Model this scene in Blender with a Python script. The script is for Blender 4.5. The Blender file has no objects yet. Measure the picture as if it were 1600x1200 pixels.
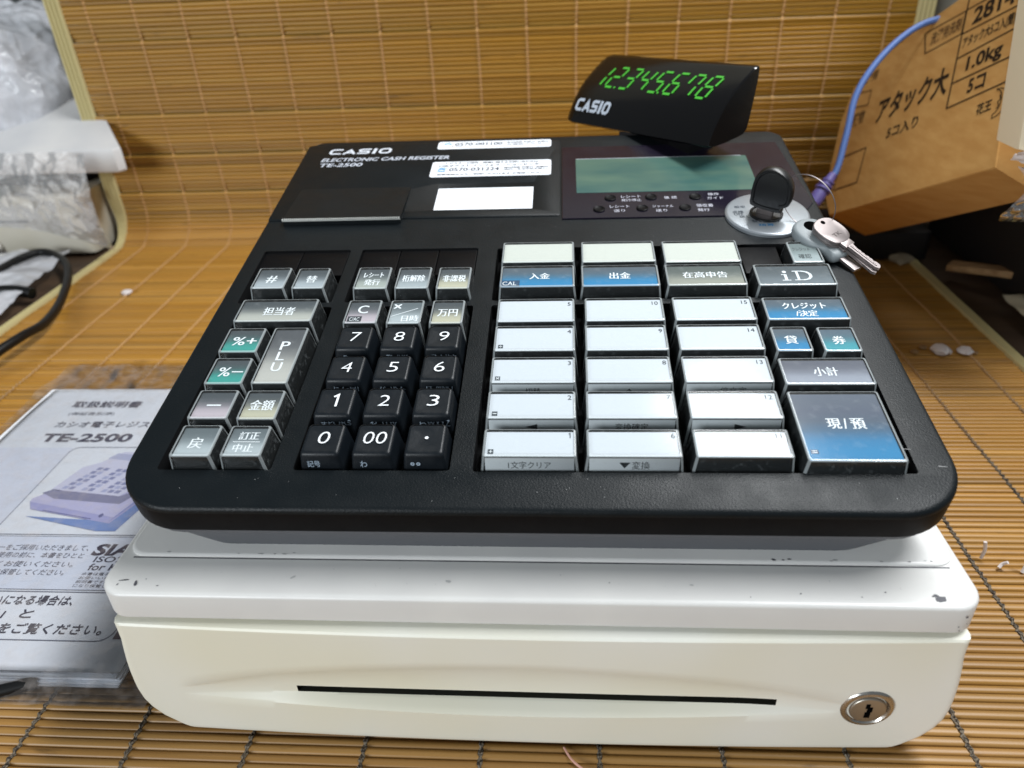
import bpy, bmesh, math, random
from mathutils import Vector, Matrix, noise
from mathutils.geometry import tessellate_polygon

S = bpy.context.scene
C = S.collection
random.seed(7)

# ------------------------------------------------------------------ camera, world, lamps, exposure
cam_d = bpy.data.cameras.new('camera')
cam = bpy.data.objects.new('camera', cam_d); C.objects.link(cam)
R_ = Vector((0.99757, 0.05758, -0.03899)); F_ = Vector((-0.06950, 0.85387, -0.51580)).normalized()
U_ = R_.cross(F_).normalized(); R_ = F_.cross(U_).normalized()
M = Matrix((R_, U_, -F_)).transposed().to_4x4(); M.translation = Vector((0.01334, -0.18830, 0.28814))
cam.matrix_world = M
cam_d.sensor_width = 36.0; cam_d.sensor_fit = 'HORIZONTAL'; cam_d.lens = 25.974
cam_d.clip_start = 0.01; cam_d.clip_end = 50
cam_d.dof.use_dof = True; cam_d.dof.focus_distance = 0.335; cam_d.dof.aperture_fstop = 9.5
S.camera = cam

world = bpy.data.worlds.new('World'); S.world = world; world.use_nodes = True
bg = world.node_tree.nodes['Background']
bg.inputs['Color'].default_value = (0.84, 0.94, 1.0, 1); bg.inputs['Strength'].default_value = 0.17

def area(name, loc, target, sx, sy, power, col):
    l = bpy.data.lights.new(name, 'AREA'); l.shape = 'RECTANGLE'; l.size = sx; l.size_y = sy
    l.energy = power; l.color = col
    o = bpy.data.objects.new(name, l); C.objects.link(o); o.location = loc
    o.rotation_euler = (Vector(target) - Vector(loc)).to_track_quat('-Z', 'Y').to_euler()
    return o
area('ceiling_lamp', (0.60, 0.46, 1.45), (0.05, 0.22, 0.05), 1.3, 0.24, 33.5, (0.97, 0.99, 1.0))
area('fill_lamp', (-1.25, -1.65, 0.72), (0.0, 0.0, 0.08), 1.3, 0.6, 33.0, (0.90, 0.96, 1.0))  # unseen fill lamp, added to brighten the drawer front

S.view_settings.view_transform = 'Standard'; S.view_settings.look = 'None'
S.view_settings.exposure = 0.22; S.view_settings.gamma = 1.0; S.view_settings.use_curve_mapping = False
S.cycles.max_bounces = 10; S.cycles.transparent_max_bounces = 24
S.cycles.caustics_reflective = False; S.cycles.caustics_refractive = False

# ------------------------------------------------------------------ small helpers
def lin(c):
    c = c / 255.0
    return c / 12.92 if c <= 0.04045 else ((c + 0.055) / 1.055) ** 2.4
def rgb(r, g, b): return (lin(r), lin(g), lin(b), 1.0)

def mat(name, col=(0.5, 0.5, 0.5, 1), rough=0.5, metal=0.0, spec=0.5, coat=0.0):
    m = bpy.data.materials.new(name); m.use_nodes = True
    p = m.node_tree.nodes['Principled BSDF']
    p.inputs['Base Color'].default_value = col; p.inputs['Roughness'].default_value = rough
    p.inputs['Metallic'].default_value = metal; p.inputs['Specular IOR Level'].default_value = spec
    if coat: p.inputs['Coat Weight'].default_value = coat
    return m
def nd(m, t, **kw):
    n = m.node_tree.nodes.new(t)
    for k, v in kw.items():
        if k in n.inputs: n.inputs[k].default_value = v
        else: setattr(n, k, v)
    return n
def lk(m, a, b): m.node_tree.links.new(a, b)
def P(m): return m.node_tree.nodes['Principled BSDF']
def bump(m, scale, strength, dist=0.001, detail=3.0, coord='Object', stretch=None):
    tc = nd(m, 'ShaderNodeTexCoord'); src = tc.outputs[coord]
    if stretch:
        mp = nd(m, 'ShaderNodeMapping'); mp.inputs['Scale'].default_value = stretch; lk(m, src, mp.inputs['Vector']); src = mp.outputs['Vector']
    n = nd(m, 'ShaderNodeTexNoise'); n.inputs['Scale'].default_value = scale; n.inputs['Detail'].default_value = detail
    lk(m, src, n.inputs['Vector'])
    b = nd(m, 'ShaderNodeBump'); b.inputs['Strength'].default_value = strength; b.inputs['Distance'].default_value = dist
    lk(m, n.outputs['Fac'], b.inputs['Height']); lk(m, b.outputs['Normal'], P(m).inputs['Normal'])
    return n
def tint(m, col_a, col_b, scale, lo=0.35, hi=0.7, stretch=None, detail=4.0):
    tc = nd(m, 'ShaderNodeTexCoord'); src = tc.outputs['Object']
    if stretch:
        mp = nd(m, 'ShaderNodeMapping'); mp.inputs['Scale'].default_value = stretch; lk(m, src, mp.inputs['Vector']); src = mp.outputs['Vector']
    n = nd(m, 'ShaderNodeTexNoise'); n.inputs['Scale'].default_value = scale; n.inputs['Detail'].default_value = detail
    lk(m, src, n.inputs['Vector'])
    r = nd(m, 'ShaderNodeValToRGB'); r.color_ramp.elements[0].position = lo; r.color_ramp.elements[1].position = hi
    r.color_ramp.elements[0].color = col_a; r.color_ramp.elements[1].color = col_b
    lk(m, n.outputs['Fac'], r.inputs['Fac']); lk(m, r.outputs['Color'], P(m).inputs['Base Color'])
    return n, r
def rough_noise(m, scale, a, b):
    tc = nd(m, 'ShaderNodeTexCoord'); n = nd(m, 'ShaderNodeTexNoise'); n.inputs['Scale'].default_value = scale; n.inputs['Detail'].default_value = 5
    lk(m, tc.outputs['Object'], n.inputs['Vector'])
    r = nd(m, 'ShaderNodeMapRange'); r.inputs['From Min'].default_value = 0.3; r.inputs['From Max'].default_value = 0.7
    r.inputs['To Min'].default_value = a; r.inputs['To Max'].default_value = b
    lk(m, n.outputs['Fac'], r.inputs['Value']); lk(m, r.outputs['Result'], P(m).inputs['Roughness'])

# ---- materials
BLACK = mat('black_case_plastic', rgb(14, 19, 22), 0.40, spec=0.2); bump(BLACK, 1500, 0.35, 0.0004, 2); rough_noise(BLACK, 60, 0.36, 0.5)
DARK = mat('black_band_plastic', rgb(8, 8, 10), 0.5, spec=0.1); rough_noise(DARK, 80, 0.42, 0.55)
WELL = mat('key_well_black', rgb(10, 11, 13), 0.7, spec=0.2)
CAP = mat('black_key_plastic', rgb(18, 23, 28), 0.36, spec=0.3); bump(CAP, 900, 0.15, 0.0003, 2); rough_noise(CAP, 160, 0.28, 0.5)
INNER = mat('key_core_black', rgb(16, 19, 21), 0.55, spec=0.25)
SILVER = mat('silver_grey_housing', rgb(86, 88, 93), 0.5); bump(SILVER, 1200, 0.1, 0.0002, 2)
LID = mat('white_painted_steel', rgb(232, 234, 236), 0.34); bump(LID, 500, 0.08, 0.0003, 3)
tint(LID, rgb(209, 208, 206), rgb(217, 216, 213), 25); rough_noise(LID, 40, 0.3, 0.42)
CREAM = mat('cream_drawer_plastic', rgb(228, 226, 212), 0.38); tint(CREAM, rgb(226, 223, 204), rgb(231, 231, 224), 9, 0.35, 0.62, detail=2); rough_noise(CREAM, 30, 0.33, 0.45)
CHIP = mat('chipped_paint_steel', rgb(82, 82, 88), 0.6)
SMUDGE = mat('grey_scuff', rgb(176, 176, 176), 0.6)
SLOT = mat('slot_shadow_black', rgb(34, 34, 28), 0.8, spec=0.1)
CHROME = mat('nickel_plated_steel', rgb(186, 182, 176), 0.22, 0.95); bump(CHROME, 300, 0.06, 0.0003); rough_noise(CHROME, 250, 0.15, 0.36)
STEEL = mat('key_steel', rgb(140, 132, 131), 0.42, 0.85); bump(STEEL, 900, 0.08, 0.0002)
PLUG = mat('worn_brass_plug', rgb(168, 162, 152), 0.38, 0.85)
HOLE = mat('keyhole_black', rgb(8, 8, 8), 0.8, spec=0.0)
DIAL = mat('brushed_dial_silver', rgb(156, 162, 168), 0.32, 0.55); bump(DIAL, 300, 0.05, 0.0002, stretch=(1, 12, 1))
GREYKEY = mat('grey_key_plastic', rgb(132, 139, 142), 0.5)
BLACKKEY = mat('black_key_head_plastic', rgb(14, 14, 16), 0.38)
PANEL = mat('dark_acrylic_panel', rgb(26, 22, 34), 0.14, spec=0.45); rough_noise(PANEL, 50, 0.1, 0.25)
LCD = mat('lcd_glass', rgb(94, 138, 128), 0.16); tint(LCD, rgb(54, 88, 86), rgb(80, 106, 94), 28, 0.3, 0.7, stretch=(1, 2.5, 1), detail=2)
PAPER = mat("white_paper", rgb(228, 231, 237), 0.75, spec=0.2)
CUT = mat('paper_cutter_steel', rgb(190, 192, 188), 0.35, 0.8)
DISP = mat('display_gloss_black', rgb(10, 9, 10), 0.14, spec=0.4)
CARD = mat('corrugated_cardboard', rgb(166, 124, 72), 0.85, spec=0.1)
tint(CARD, rgb(160, 118, 66), rgb(172, 132, 78), 45, stretch=(1, 1, 4)); bump(CARD, 130, 0.2, 0.0006)
BLUE = mat('blue_cable_jacket', rgb(78, 108, 168), 0.5)
VIOLET = mat('cable_boot_violet', rgb(96, 86, 150), 0.5)
CORD = mat('black_cord_rubber', rgb(11, 11, 12), 0.45, spec=0.3)
BEIGE = mat('beige_office_plastic', rgb(196, 190, 174), 0.5); tint(BEIGE, rgb(186, 178, 158), rgb(202, 197, 184), 12)
GREYW = mat('grey_white_plastic', rgb(206, 206, 206), 0.5); tint(GREYW, rgb(196, 196, 198), rgb(214, 212, 210), 14)
TAPE = mat('cream_cloth_binding', rgb(198, 186, 138), 0.85, spec=0.1); bump(TAPE, 1200, 0.5, 0.0006, 2)
WALLM = mat('grey_painted_wall', rgb(168, 164, 150), 0.8); tint(WALLM, rgb(160, 156, 142), rgb(176, 172, 160), 8)
TABLE = mat('dark_table_board', rgb(74, 56, 40), 0.6); tint(TABLE, rgb(64, 48, 34), rgb(84, 64, 46), 20, stretch=(0.2, 3, 1))
DARKBOX = mat('dark_crate_plastic', rgb(22, 20, 20), 0.6)
WOOD = mat('pale_wood_strip', rgb(150, 118, 80), 0.7); tint(WOOD, rgb(130, 98, 62), rgb(166, 134, 94), 40, stretch=(0.3, 4, 4))
CLOTH = mat('pale_rag_cloth', rgb(170, 160, 138), 0.9, spec=0.05); bump(CLOTH, 700, 0.4, 0.0006)
DARKBAG = mat('dark_grey_bag_film', rgb(62, 66, 64), 0.35); bump(DARKBAG, 60, 0.6, 0.004)
FLUFF = mat('paper_scrap_white', rgb(214, 206, 204), 0.9, spec=0.05)

# printed marks and label sheets: the print's own colour sits in a colour attribute
def print_mat(name, rough):
    m = mat(name, (1, 1, 1, 1), rough, spec=0.03)
    a = nd(m, 'ShaderNodeVertexColor'); a.layer_name = 'ink'
    lk(m, a.outputs['Color'], P(m).inputs['Base Color'])
    return m
INK = print_mat('printed_ink', 0.75)
def emit_mat(name, col, s):
    m = bpy.data.materials.new(name); m.use_nodes = True; p = P(m)
    p.inputs['Base Color'].default_value = (0.01, 0.02, 0.01, 1); p.inputs['Emission Color'].default_value = col
    p.inputs['Emission Strength'].default_value = s
    return m
VFD = emit_mat('green_display_segment', (0.12, 0.95, 0.06, 1), 0.46)
VFDDIM = emit_mat('green_display_segment_dim', (0.10, 0.95, 0.05, 1), 0.2)

def clear_mat(name, milk=0.05, gloss_r=0.08, tintc=(0.96, 0.98, 0.98, 1), milkc=(0.8, 0.86, 0.88, 1), scratches=True, scr=(170, 0.45, 0.8, 0.2), gw=1.0):
    m = bpy.data.materials.new(name); m.use_nodes = True; nt = m.node_tree; nt.nodes.clear()
    out = nt.nodes.new('ShaderNodeOutputMaterial')
    tr = nt.nodes.new('ShaderNodeBsdfTransparent'); tr.inputs['Color'].default_value = tintc
    df = nt.nodes.new('ShaderNodeBsdfDiffuse'); df.inputs['Color'].default_value = milkc
    gl = nt.nodes.new('ShaderNodeBsdfGlossy'); gl.inputs['Roughness'].default_value = gloss_r
    fr = nt.nodes.new('ShaderNodeFresnel'); fr.inputs['IOR'].default_value = 1.45
    m1 = nt.nodes.new('ShaderNodeMixShader'); m2 = nt.nodes.new('ShaderNodeMixShader')
    nt.links.new(tr.outputs[0], m1.inputs[1]); nt.links.new(df.outputs[0], m1.inputs[2])
    m1.inputs[0].default_value = milk
    if scratches:
        tc = nt.nodes.new('ShaderNodeTexCoord'); n = nt.nodes.new('ShaderNodeTexNoise'); n.inputs['Scale'].default_value = scr[0]; n.inputs['Detail'].default_value = 6
        nt.links.new(tc.outputs['Object'], n.inputs['Vector'])
        r = nt.nodes.new('ShaderNodeMapRange'); r.inputs['From Min'].default_value = scr[1]; r.inputs['From Max'].default_value = scr[2]
        r.inputs['To Min'].default_value = milk; r.inputs['To Max'].default_value = scr[3]
        nt.links.new(n.outputs['Fac'], r.inputs['Value']); nt.links.new(r.outputs['Result'], m1.inputs[0])
    gm = nt.nodes.new('ShaderNodeMath'); gm.operation = 'MULTIPLY'; gm.inputs[1].default_value = gw; nt.links.new(fr.outputs[0], gm.inputs[0])
    nt.links.new(gm.outputs[0], m2.inputs[0]); nt.links.new(m1.outputs[0], m2.inputs[1]); nt.links.new(gl.outputs[0], m2.inputs[2])
    nt.links.new(m2.outputs[0], out.inputs['Surface'])
    return m
CLEAR = clear_mat('clear_key_cover', 0.018, 0.12, scr=(260, 0.55, 0.85, 0.09), gw=0.3)
GLINT = clear_mat('key_cover_glint', 0.34, 0.2, milkc=(0.66, 0.72, 0.74, 1), scratches=False)
SIDE = clear_mat('key_cover_side', 0.025, 0.15, milkc=(0.5, 0.55, 0.57, 1), scr=(420, 0.58, 0.8, 0.13))
FILM = clear_mat('clear_plastic_bag', 0.04, 0.10, tintc=(0.95, 0.96, 0.98, 1), milkc=(0.74, 0.66, 0.62, 1))
WRAP = clear_mat('bubble_wrap_film', 0.5, 0.2, tintc=(0.94, 0.95, 0.98, 1), milkc=(0.84, 0.85, 0.9, 1), scr=(45, 0.42, 0.7, 0.8), gw=0.7)
WRAPL = clear_mat('thin_wrap_film', 0.22, 0.25, tintc=(0.98, 0.97, 0.97, 1), milkc=(0.92, 0.89, 0.87, 1), scr=(60, 0.45, 0.75, 0.6), gw=0.45)

# ---- mesh building
def fin(bm, name, mats, parent=None, loc=(0, 0, 0), smooth=38):
    bmesh.ops.remove_doubles(bm, verts=bm.verts, dist=1e-7)
    me = bpy.data.meshes.new(name)
    if loc != (0, 0, 0): bmesh.ops.translate(bm, verts=bm.verts, vec=-Vector(loc))
    bm.to_mesh(me); bm.free()
    for m in mats: me.materials.append(m)
    if smooth:
        for p in me.polygons: p.use_smooth = True
        me.set_sharp_from_angle(angle=math.radians(smooth))
    o = bpy.data.objects.new(name, me); C.objects.link(o)
    o.location = loc
    if parent: o.parent = parent
    return o
def thing(name, label, cat, loc=(0, 0, 0), group=None):
    o = bpy.data.objects.new(name, None); o.empty_display_size = 0.05; C.objects.link(o); o.location = loc
    o['label'] = label; o['category'] = cat
    if group: o['group'] = group
    return o
def tag(o, label, cat, group=None, kind=None):
    o['label'] = label; o['category'] = cat
    if group: o['group'] = group
    if kind: o['kind'] = kind
    return o
def B():
    bm = bmesh.new(); bm.loops.layers.float_color.new('ink'); return bm
def paint(bm, f, col):
    L = bm.loops.layers.float_color['ink']
    for l in f.loops: l[L] = col

def rrect(x0, x1, y0, y1, r, n=4):
    rs = r if isinstance(r, (list, tuple)) else (r, r, r, r)   # front-left, front-right, back-right, back-left
    pts = []
    for (cx, cy, a0, rr) in ((x0, y0, 180, rs[0]), (x1, y0, 270, rs[1]), (x1, y1, 0, rs[2]), (x0, y1, 90, rs[3])):
        sx = 1 if cx == x0 else -1; sy = 1 if cy == y0 else -1
        ox, oy = cx + sx * rr, cy + sy * rr
        for k in range(n + 1):
            a = math.radians(a0 + 90 * k / n); pts.append((ox + rr * math.cos(a), oy + rr * math.sin(a)))
    return pts
def loft(bm, rings, cap0=True, cap1=True, mi=0, mis=None, capm=None):
    V = [[bm.verts.new(p) for p in r] for r in rings]; n = len(V[0]); out = []
    for i in range(len(V) - 1):
        for k in range(n):
            f = bm.faces.new((V[i][k], V[i][(k + 1) % n], V[i + 1][(k + 1) % n], V[i + 1][k]))
            f.material_index = mis[i] if mis else mi; out.append(f)
    if cap0: f = bm.faces.new(V[0][::-1]); f.material_index = mi; out.append(f)
    if cap1: f = bm.faces.new(V[-1]); f.material_index = mi if capm is None else capm; out.append(f)
    return out
def box(bm, x0, x1, y0, y1, z0, z1, T=None, b=0.0008, mi=0, r=None):
    T = T or (lambda x, y, z: (x, y, z)); r = r if r is not None else b * 1.5
    q = lambda i, z, rr: [T(px, py, z) for px, py in rrect(x0 + i, x1 - i, y0 + i, y1 - i, max(rr, 1e-5), 3)]
    return loft(bm, [q(b, z0, r), q(b * .3, z0 + b * .3, r), q(0, z0 + b, r + b), q(0, z1 - b, r + b), q(b * .3, z1 - b * .3, r), q(b, z1, r)], mi=mi)
def poly(bm, pts, mi=0, col=None):
    f = bm.faces.new([bm.verts.new(p) for p in pts]); f.material_index = mi
    if col: paint(bm, f, col)
    return f
def tube(bm, pts, r, n=8, mi=0, closed=False, cap=True):
    pts = [Vector(p) for p in pts]; rings = []; N = len(pts); up = None
    for i, p in enumerate(pts):
        a = pts[(i - 1) % N] if (closed or i) else p; b = pts[(i + 1) % N] if (closed or i < N - 1) else p
        t = (b - a).normalized()
        if up is None: up = t.orthogonal().normalized()
        up = (up - t * up.dot(t)).normalized(); s = t.cross(up)
        rr = r[i] if isinstance(r, (list, tuple)) else r
        rings.append([p + (up * math.cos(2 * math.pi * k / n) + s * math.sin(2 * math.pi * k / n)) * rr for k in range(n)])
    if closed: rings.append(rings[0])
    return loft(bm, rings, cap and not closed, cap and not closed, mi)
def spline(pts, per=8, closed=False):
    P_ = [Vector(p) for p in pts]; n = len(P_); out = []
    for i in range(n if closed else n - 1):
        g = lambda k: P_[k % n] if closed else P_[max(0, min(n - 1, k))]
        a, b, c, d = g(i - 1), g(i), g(i + 1), g(i + 2)
        for k in range(per):
            t = k / per
            out.append(0.5 * ((2 * b) + (c - a) * t + (2 * a - 5 * b + 4 * c - d) * t * t + (3 * b - a - 3 * c + d) * t ** 3))
    if not closed: out.append(P_[-1])
    return out
def disc_stack(bm, T, prof, n=40, mi=0, mis=None, cap1=True, capm=None):
    rings = [[T(r * math.cos(2 * math.pi * k / n), r * math.sin(2 * math.pi * k / n), h) for k in range(n)] for r, h in prof]
    return loft(bm, rings, True, cap1, mi, mis, capm)

_tc = {}
def text_geo(s, off=0.0, shear=0.0):
    key = (s, off, shear)
    if key not in _tc:
        c = bpy.data.curves.new('t', 'FONT'); c.body = s; c.offset = off; c.shear = shear; c.resolution_u = 3
        o = bpy.data.objects.new('t', c); C.objects.link(o); bpy.context.view_layer.update()
        me = bpy.data.meshes.new_from_object(o.evaluated_get(bpy.context.evaluated_depsgraph_get()))
        vs = [(v.co.x, v.co.y) for v in me.vertices]; fs = [tuple(p.vertices) for p in me.polygons]
        bpy.data.objects.remove(o); bpy.data.curves.remove(c); bpy.data.meshes.remove(me)
        xs = [v[0] for v in vs]; ys = [v[1] for v in vs]
        _tc[key] = (vs, fs, min(xs), max(xs), min(ys), max(ys))
    return _tc[key]
def text(bm, T, s, cx, cy, w=None, h=None, col=(1, 1, 1, 1), mi=0, off=0.0, z=0.0, shear=0.0, skew=0.0, align='c', flip=False):
    if s == '1':                                            # plain numeral one without a foot
        stroke(bm, T, [(cx - h * .16, cy + h * .32), (cx + h * .06, cy + h * .5), (cx + h * .06, cy - h * .5)], h * .13, z, mi, col); return
    vs, fs, x0, x1, y0, y1 = text_geo(s, off, shear)
    if not vs: return
    sx = w / (x1 - x0) if w else None; sy = h / (y1 - y0) if h else None
    sx = sx or sy; sy = sy or sx
    mx = (x0 + x1) / 2 if align == 'c' else x0; my = (y0 + y1) / 2
    V = []
    for x, y in vs:
        u = (x - mx) * sx; v = (y - my) * sy
        V.append(bm.verts.new(T(cx + u + v * skew, cy + v, z)))
    for f in fs:
        try: g = bm.faces.new([V[i] for i in f])
        except ValueError: continue
        g.material_index = mi; paint(bm, g, col)
def quad(bm, T, x0, x1, y0, y1, z, mi, cols, n=1):
    cols = cols if isinstance(cols, list) else [cols, cols]; m = len(cols) - 1
    L = bm.loops.layers.float_color['ink']
    for i in range(m):
        ya = y0 + (y1 - y0) * i / m; yb = y0 + (y1 - y0) * (i + 1) / m
        f = bm.faces.new([bm.verts.new(T(*p, z)) for p in ((x0, ya), (x1, ya), (x1, yb), (x0, yb))]); f.material_index = mi
        for l, c in zip(f.loops, (cols[i], cols[i], cols[i + 1], cols[i + 1])): l[L] = c
def stroke(bm, T, pts, w, z=0.0, mi=0, col=(1, 1, 1, 1), closed=False):
    """flat ribbon with mitred joints"""
    P_ = [Vector(p) for p in pts]; n = len(P_); A = []; Bv = []
    for i in range(n):
        d0 = (P_[i] - P_[i - 1]).normalized() if (i or closed) else None
        d1 = (P_[(i + 1) % n] - P_[i]).normalized() if (i < n - 1 or closed) else None
        d0 = d0 or d1; d1 = d1 or d0
        n0 = Vector((-d0.y, d0.x)); n1 = Vector((-d1.y, d1.x)); m = (n0 + n1)
        m = m.normalized() if m.length > 1e-6 else n0
        k = min(2.5, 1 / max(0.3, m.dot(n0)))
        A.append(bm.verts.new(T(*(P_[i] + m * w / 2 * k), z))); Bv.append(bm.verts.new(T(*(P_[i] - m * w / 2 * k), z)))
    for i in range(n if closed else n - 1):
        j = (i + 1) % n
        f = bm.faces.new((Bv[i], Bv[j], A[j], A[i])); f.material_index = mi; paint(bm, f, col)

WHITE = rgb(232, 236, 240); OFFW = rgb(205, 210, 216)
def logo(bm, T, x0, y0, w, h, col, z=0.0, mi=0, it=0.12):
    """the maker's wordmark: five heavy wide letters"""
    lw = w / 5.35; g = lw * 0.155; s = h * 0.23
    X = lambda u, v: (u + it * v, v)
    for i, ch in enumerate('CASIO'):
        ox = x0 + (lw + g) * i - (lw * 0.62 if i > 3 else 0)
        if ch == 'I': a, b = ox, ox + lw * 0.36
        else: a, b = ox, ox + lw
        l, r, bt, tp = a + s / 2, b - s / 2, y0 + s / 2, y0 + h - s / 2; c = (b - a) * 0.16
        Q = lambda pts: [(px + it * (py - y0), py) for px, py in pts]
        if ch == 'C': stroke(bm, T, Q([(b, tp), (l + c, tp), (l, tp - c), (l, bt + c), (l + c, bt), (b, bt)]), s, z, mi, col)
        if ch == 'A':
            stroke(bm, T, Q([(a + s * .2, y0), ((a + b) / 2, y0 + h - s * .95), (b - s * .2, y0)]), s, z, mi, col)
            stroke(bm, T, Q([(a + lw * .25, y0 + h * .28), (b - lw * .25, y0 + h * .28)]), s * .8, z + 2e-6, mi, col)
        if ch == 'S': stroke(bm, T, Q([(b, tp), (l + c, tp), (l, tp - c * .6), (l + c * .4, y0 + h / 2), (r - c * .4, y0 + h / 2), (r, bt + c * .6), (r - c, bt), (a, bt)]), s, z, mi, col)
        if ch == 'I': stroke(bm, T, Q([((a + b) / 2, y0), ((a + b) / 2, y0 + h)]), s * 1.25, z, mi, col)
        if ch == 'O': stroke(bm, T, Q([(l + c, tp), (r - c, tp), (r, tp - c), (r, bt + c), (r - c, bt), (l + c, bt), (l, bt + c), (l, tp - c)]), s, z, mi, col, closed=True)

# frame of the sloping key deck: K(x, y, h)
K0 = Vector((-0.087, 0.033, 0.124)); TILT = 0.19955
KY = Vector((0, math.cos(TILT), math.sin(TILT))); KH = Vector((0, -math.sin(TILT), math.cos(TILT)))
def K(x, y, h): return K0 + Vector((x, 0, 0)) + KY * y + KH * h
IDT = lambda x, y, z: Vector((x, y, z))

# ================================================================== setting
bm = B(); box(bm, -1.6, 1.6, -0.9, 1.25, -0.05, -0.004, b=0.002); o = fin(bm, 'table', [TABLE]); o['kind'] = 'structure'; o['label'] = 'dark board the bamboo mat lies on'; o['category'] = 'table'
bm = B(); box(bm, -0.535, 1.5, 0.66, 0.69, -0.003, 0.9, b=0.002); o = fin(bm, 'wall', [WALLM]); o['kind'] = 'structure'; o['label'] = 'plain grey wall behind the bamboo mat'; o['category'] = 'wall'
bm = B(); box(bm, -1.8, -0.3, 1.2, 1.23, -0.003, 1.2, b=0.002); o = fin(bm, 'wall', [DARKBAG]); o['kind'] = 'structure'; o['label'] = 'dark grey wall far behind the wrapped machine'; o['category'] = 'wall'

# ================================================================== bamboo mat
BAM = mat('bamboo_slats', rgb(176, 122, 54), 0.42, spec=0.45)
def build_bamboo():
    m = BAM; p = P(m)
    a = nd(m, 'ShaderNodeVertexColor'); a.layer_name = 'ink'
    tc = nd(m, 'ShaderNodeTexCoord')
    mp = nd(m, 'ShaderNodeMapping'); mp.inputs['Scale'].default_value = (5, 260, 260); lk(m, tc.outputs['Object'], mp.inputs['Vector'])
    n = nd(m, 'ShaderNodeTexNoise'); n.inputs['Scale'].default_value = 1.6; n.inputs['Detail'].default_value = 5; lk(m, mp.outputs['Vector'], n.inputs['Vector'])
    r = nd(m, 'ShaderNodeMapRange'); r.inputs['From Min'].default_value = 0.25; r.inputs['From Max'].default_value = 0.75; r.inputs['To Min'].default_value = 0.84; r.inputs['To Max'].default_value = 1.12
    lk(m, n.outputs['Fac'], r.inputs['Value'])
    mp2 = nd(m, 'ShaderNodeMapping'); mp2.inputs['Scale'].default_value = (16, 120, 120); lk(m, tc.outputs['Object'], mp2.inputs['Vector'])
    n2 = nd(m, 'ShaderNodeTexNoise'); n2.inputs['Scale'].default_value = 1.0; n2.inputs['Detail'].default_value = 4; n2.inputs['Roughness'].default_value = 0.7; lk(m, mp2.outputs['Vector'], n2.inputs['Vector'])
    r2 = nd(m, 'ShaderNodeMapRange'); r2.inputs['From Min'].default_value = 0.62; r2.inputs['From Max'].default_value = 0.74; r2.inputs['To Min'].default_value = 1.0; r2.inputs['To Max'].default_value = 0.45
    lk(m, n2.outputs['Fac'], r2.inputs['Value'])
    mu = nd(m, 'ShaderNodeMath', operation='MULTIPLY'); lk(m, r.outputs['Result'], mu.inputs[0]); lk(m, r2.outputs['Result'], mu.inputs[1])
    vm = nd(m, 'ShaderNodeVectorMath', operation='SCALE'); lk(m, a.outputs['Color'], vm.inputs[0]); lk(m, mu.outputs[0], vm.inputs['Scale'])
    lk(m, vm.outputs['Vector'], p.inputs['Base Color'])
    b = nd(m, 'ShaderNodeBump'); b.inputs['Strength'].default_value = 0.25; b.inputs['Distance'].default_value = 0.0004
    lk(m, n.outputs['Fac'], b.inputs['Height']); lk(m, b.outputs['Normal'], p.inputs['Normal'])
build_bamboo()
YW, RB = 0.622, 0.036
def mat_path(s):
    """arc length along the mat -> (y, z, normal y, normal z)"""
    L1 = YW - RB + 0.32; L2 = RB * math.pi / 2
    if s < L1: return -0.32 + s, 0.0, 0.0, 1.0
    if s < L1 + L2:
        a = (s - L1) / RB; return YW - RB + RB * math.sin(a), RB - RB * math.cos(a), -math.sin(a), math.cos(a)
    return YW, RB + (s - L1 - L2), -1.0, 0.0
MX0, MX1 = -0.497, 0.356
PITCH = 0.00425; NS = 330
mat_wave = [0.0008 * math.sin(i * 0.21) + 0.0006 * math.sin(i * 0.083 + 1) for i in range(NS)]
slat_off = [random.uniform(-0.00035, 0.00035) + (mat_wave[i] if i > 215 else 0.0) for i in range(NS)]
for kx in (231, 241, 251, 268, 283, 297):
    for dk, dv in ((-2, .0006), (-1, .0012), (0, -.0030), (1, -.0018), (2, -.0008)): slat_off[kx + dk] += dv
mroot = thing('bamboo_mat', 'brown bamboo slat mat under the register, curving up the wall behind', 'mat', (0, 0.2, 0))
bm = B(); NX = 26; L = bm.loops.layers.float_color['ink']
prof = [(-0.5, -0.0006), (-0.45, 0.00015), (-0.25, 0.0007), (0.0, 0.0009), (0.25, 0.0007), (0.45, 0.00015), (0.5, -0.0006)]
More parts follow.
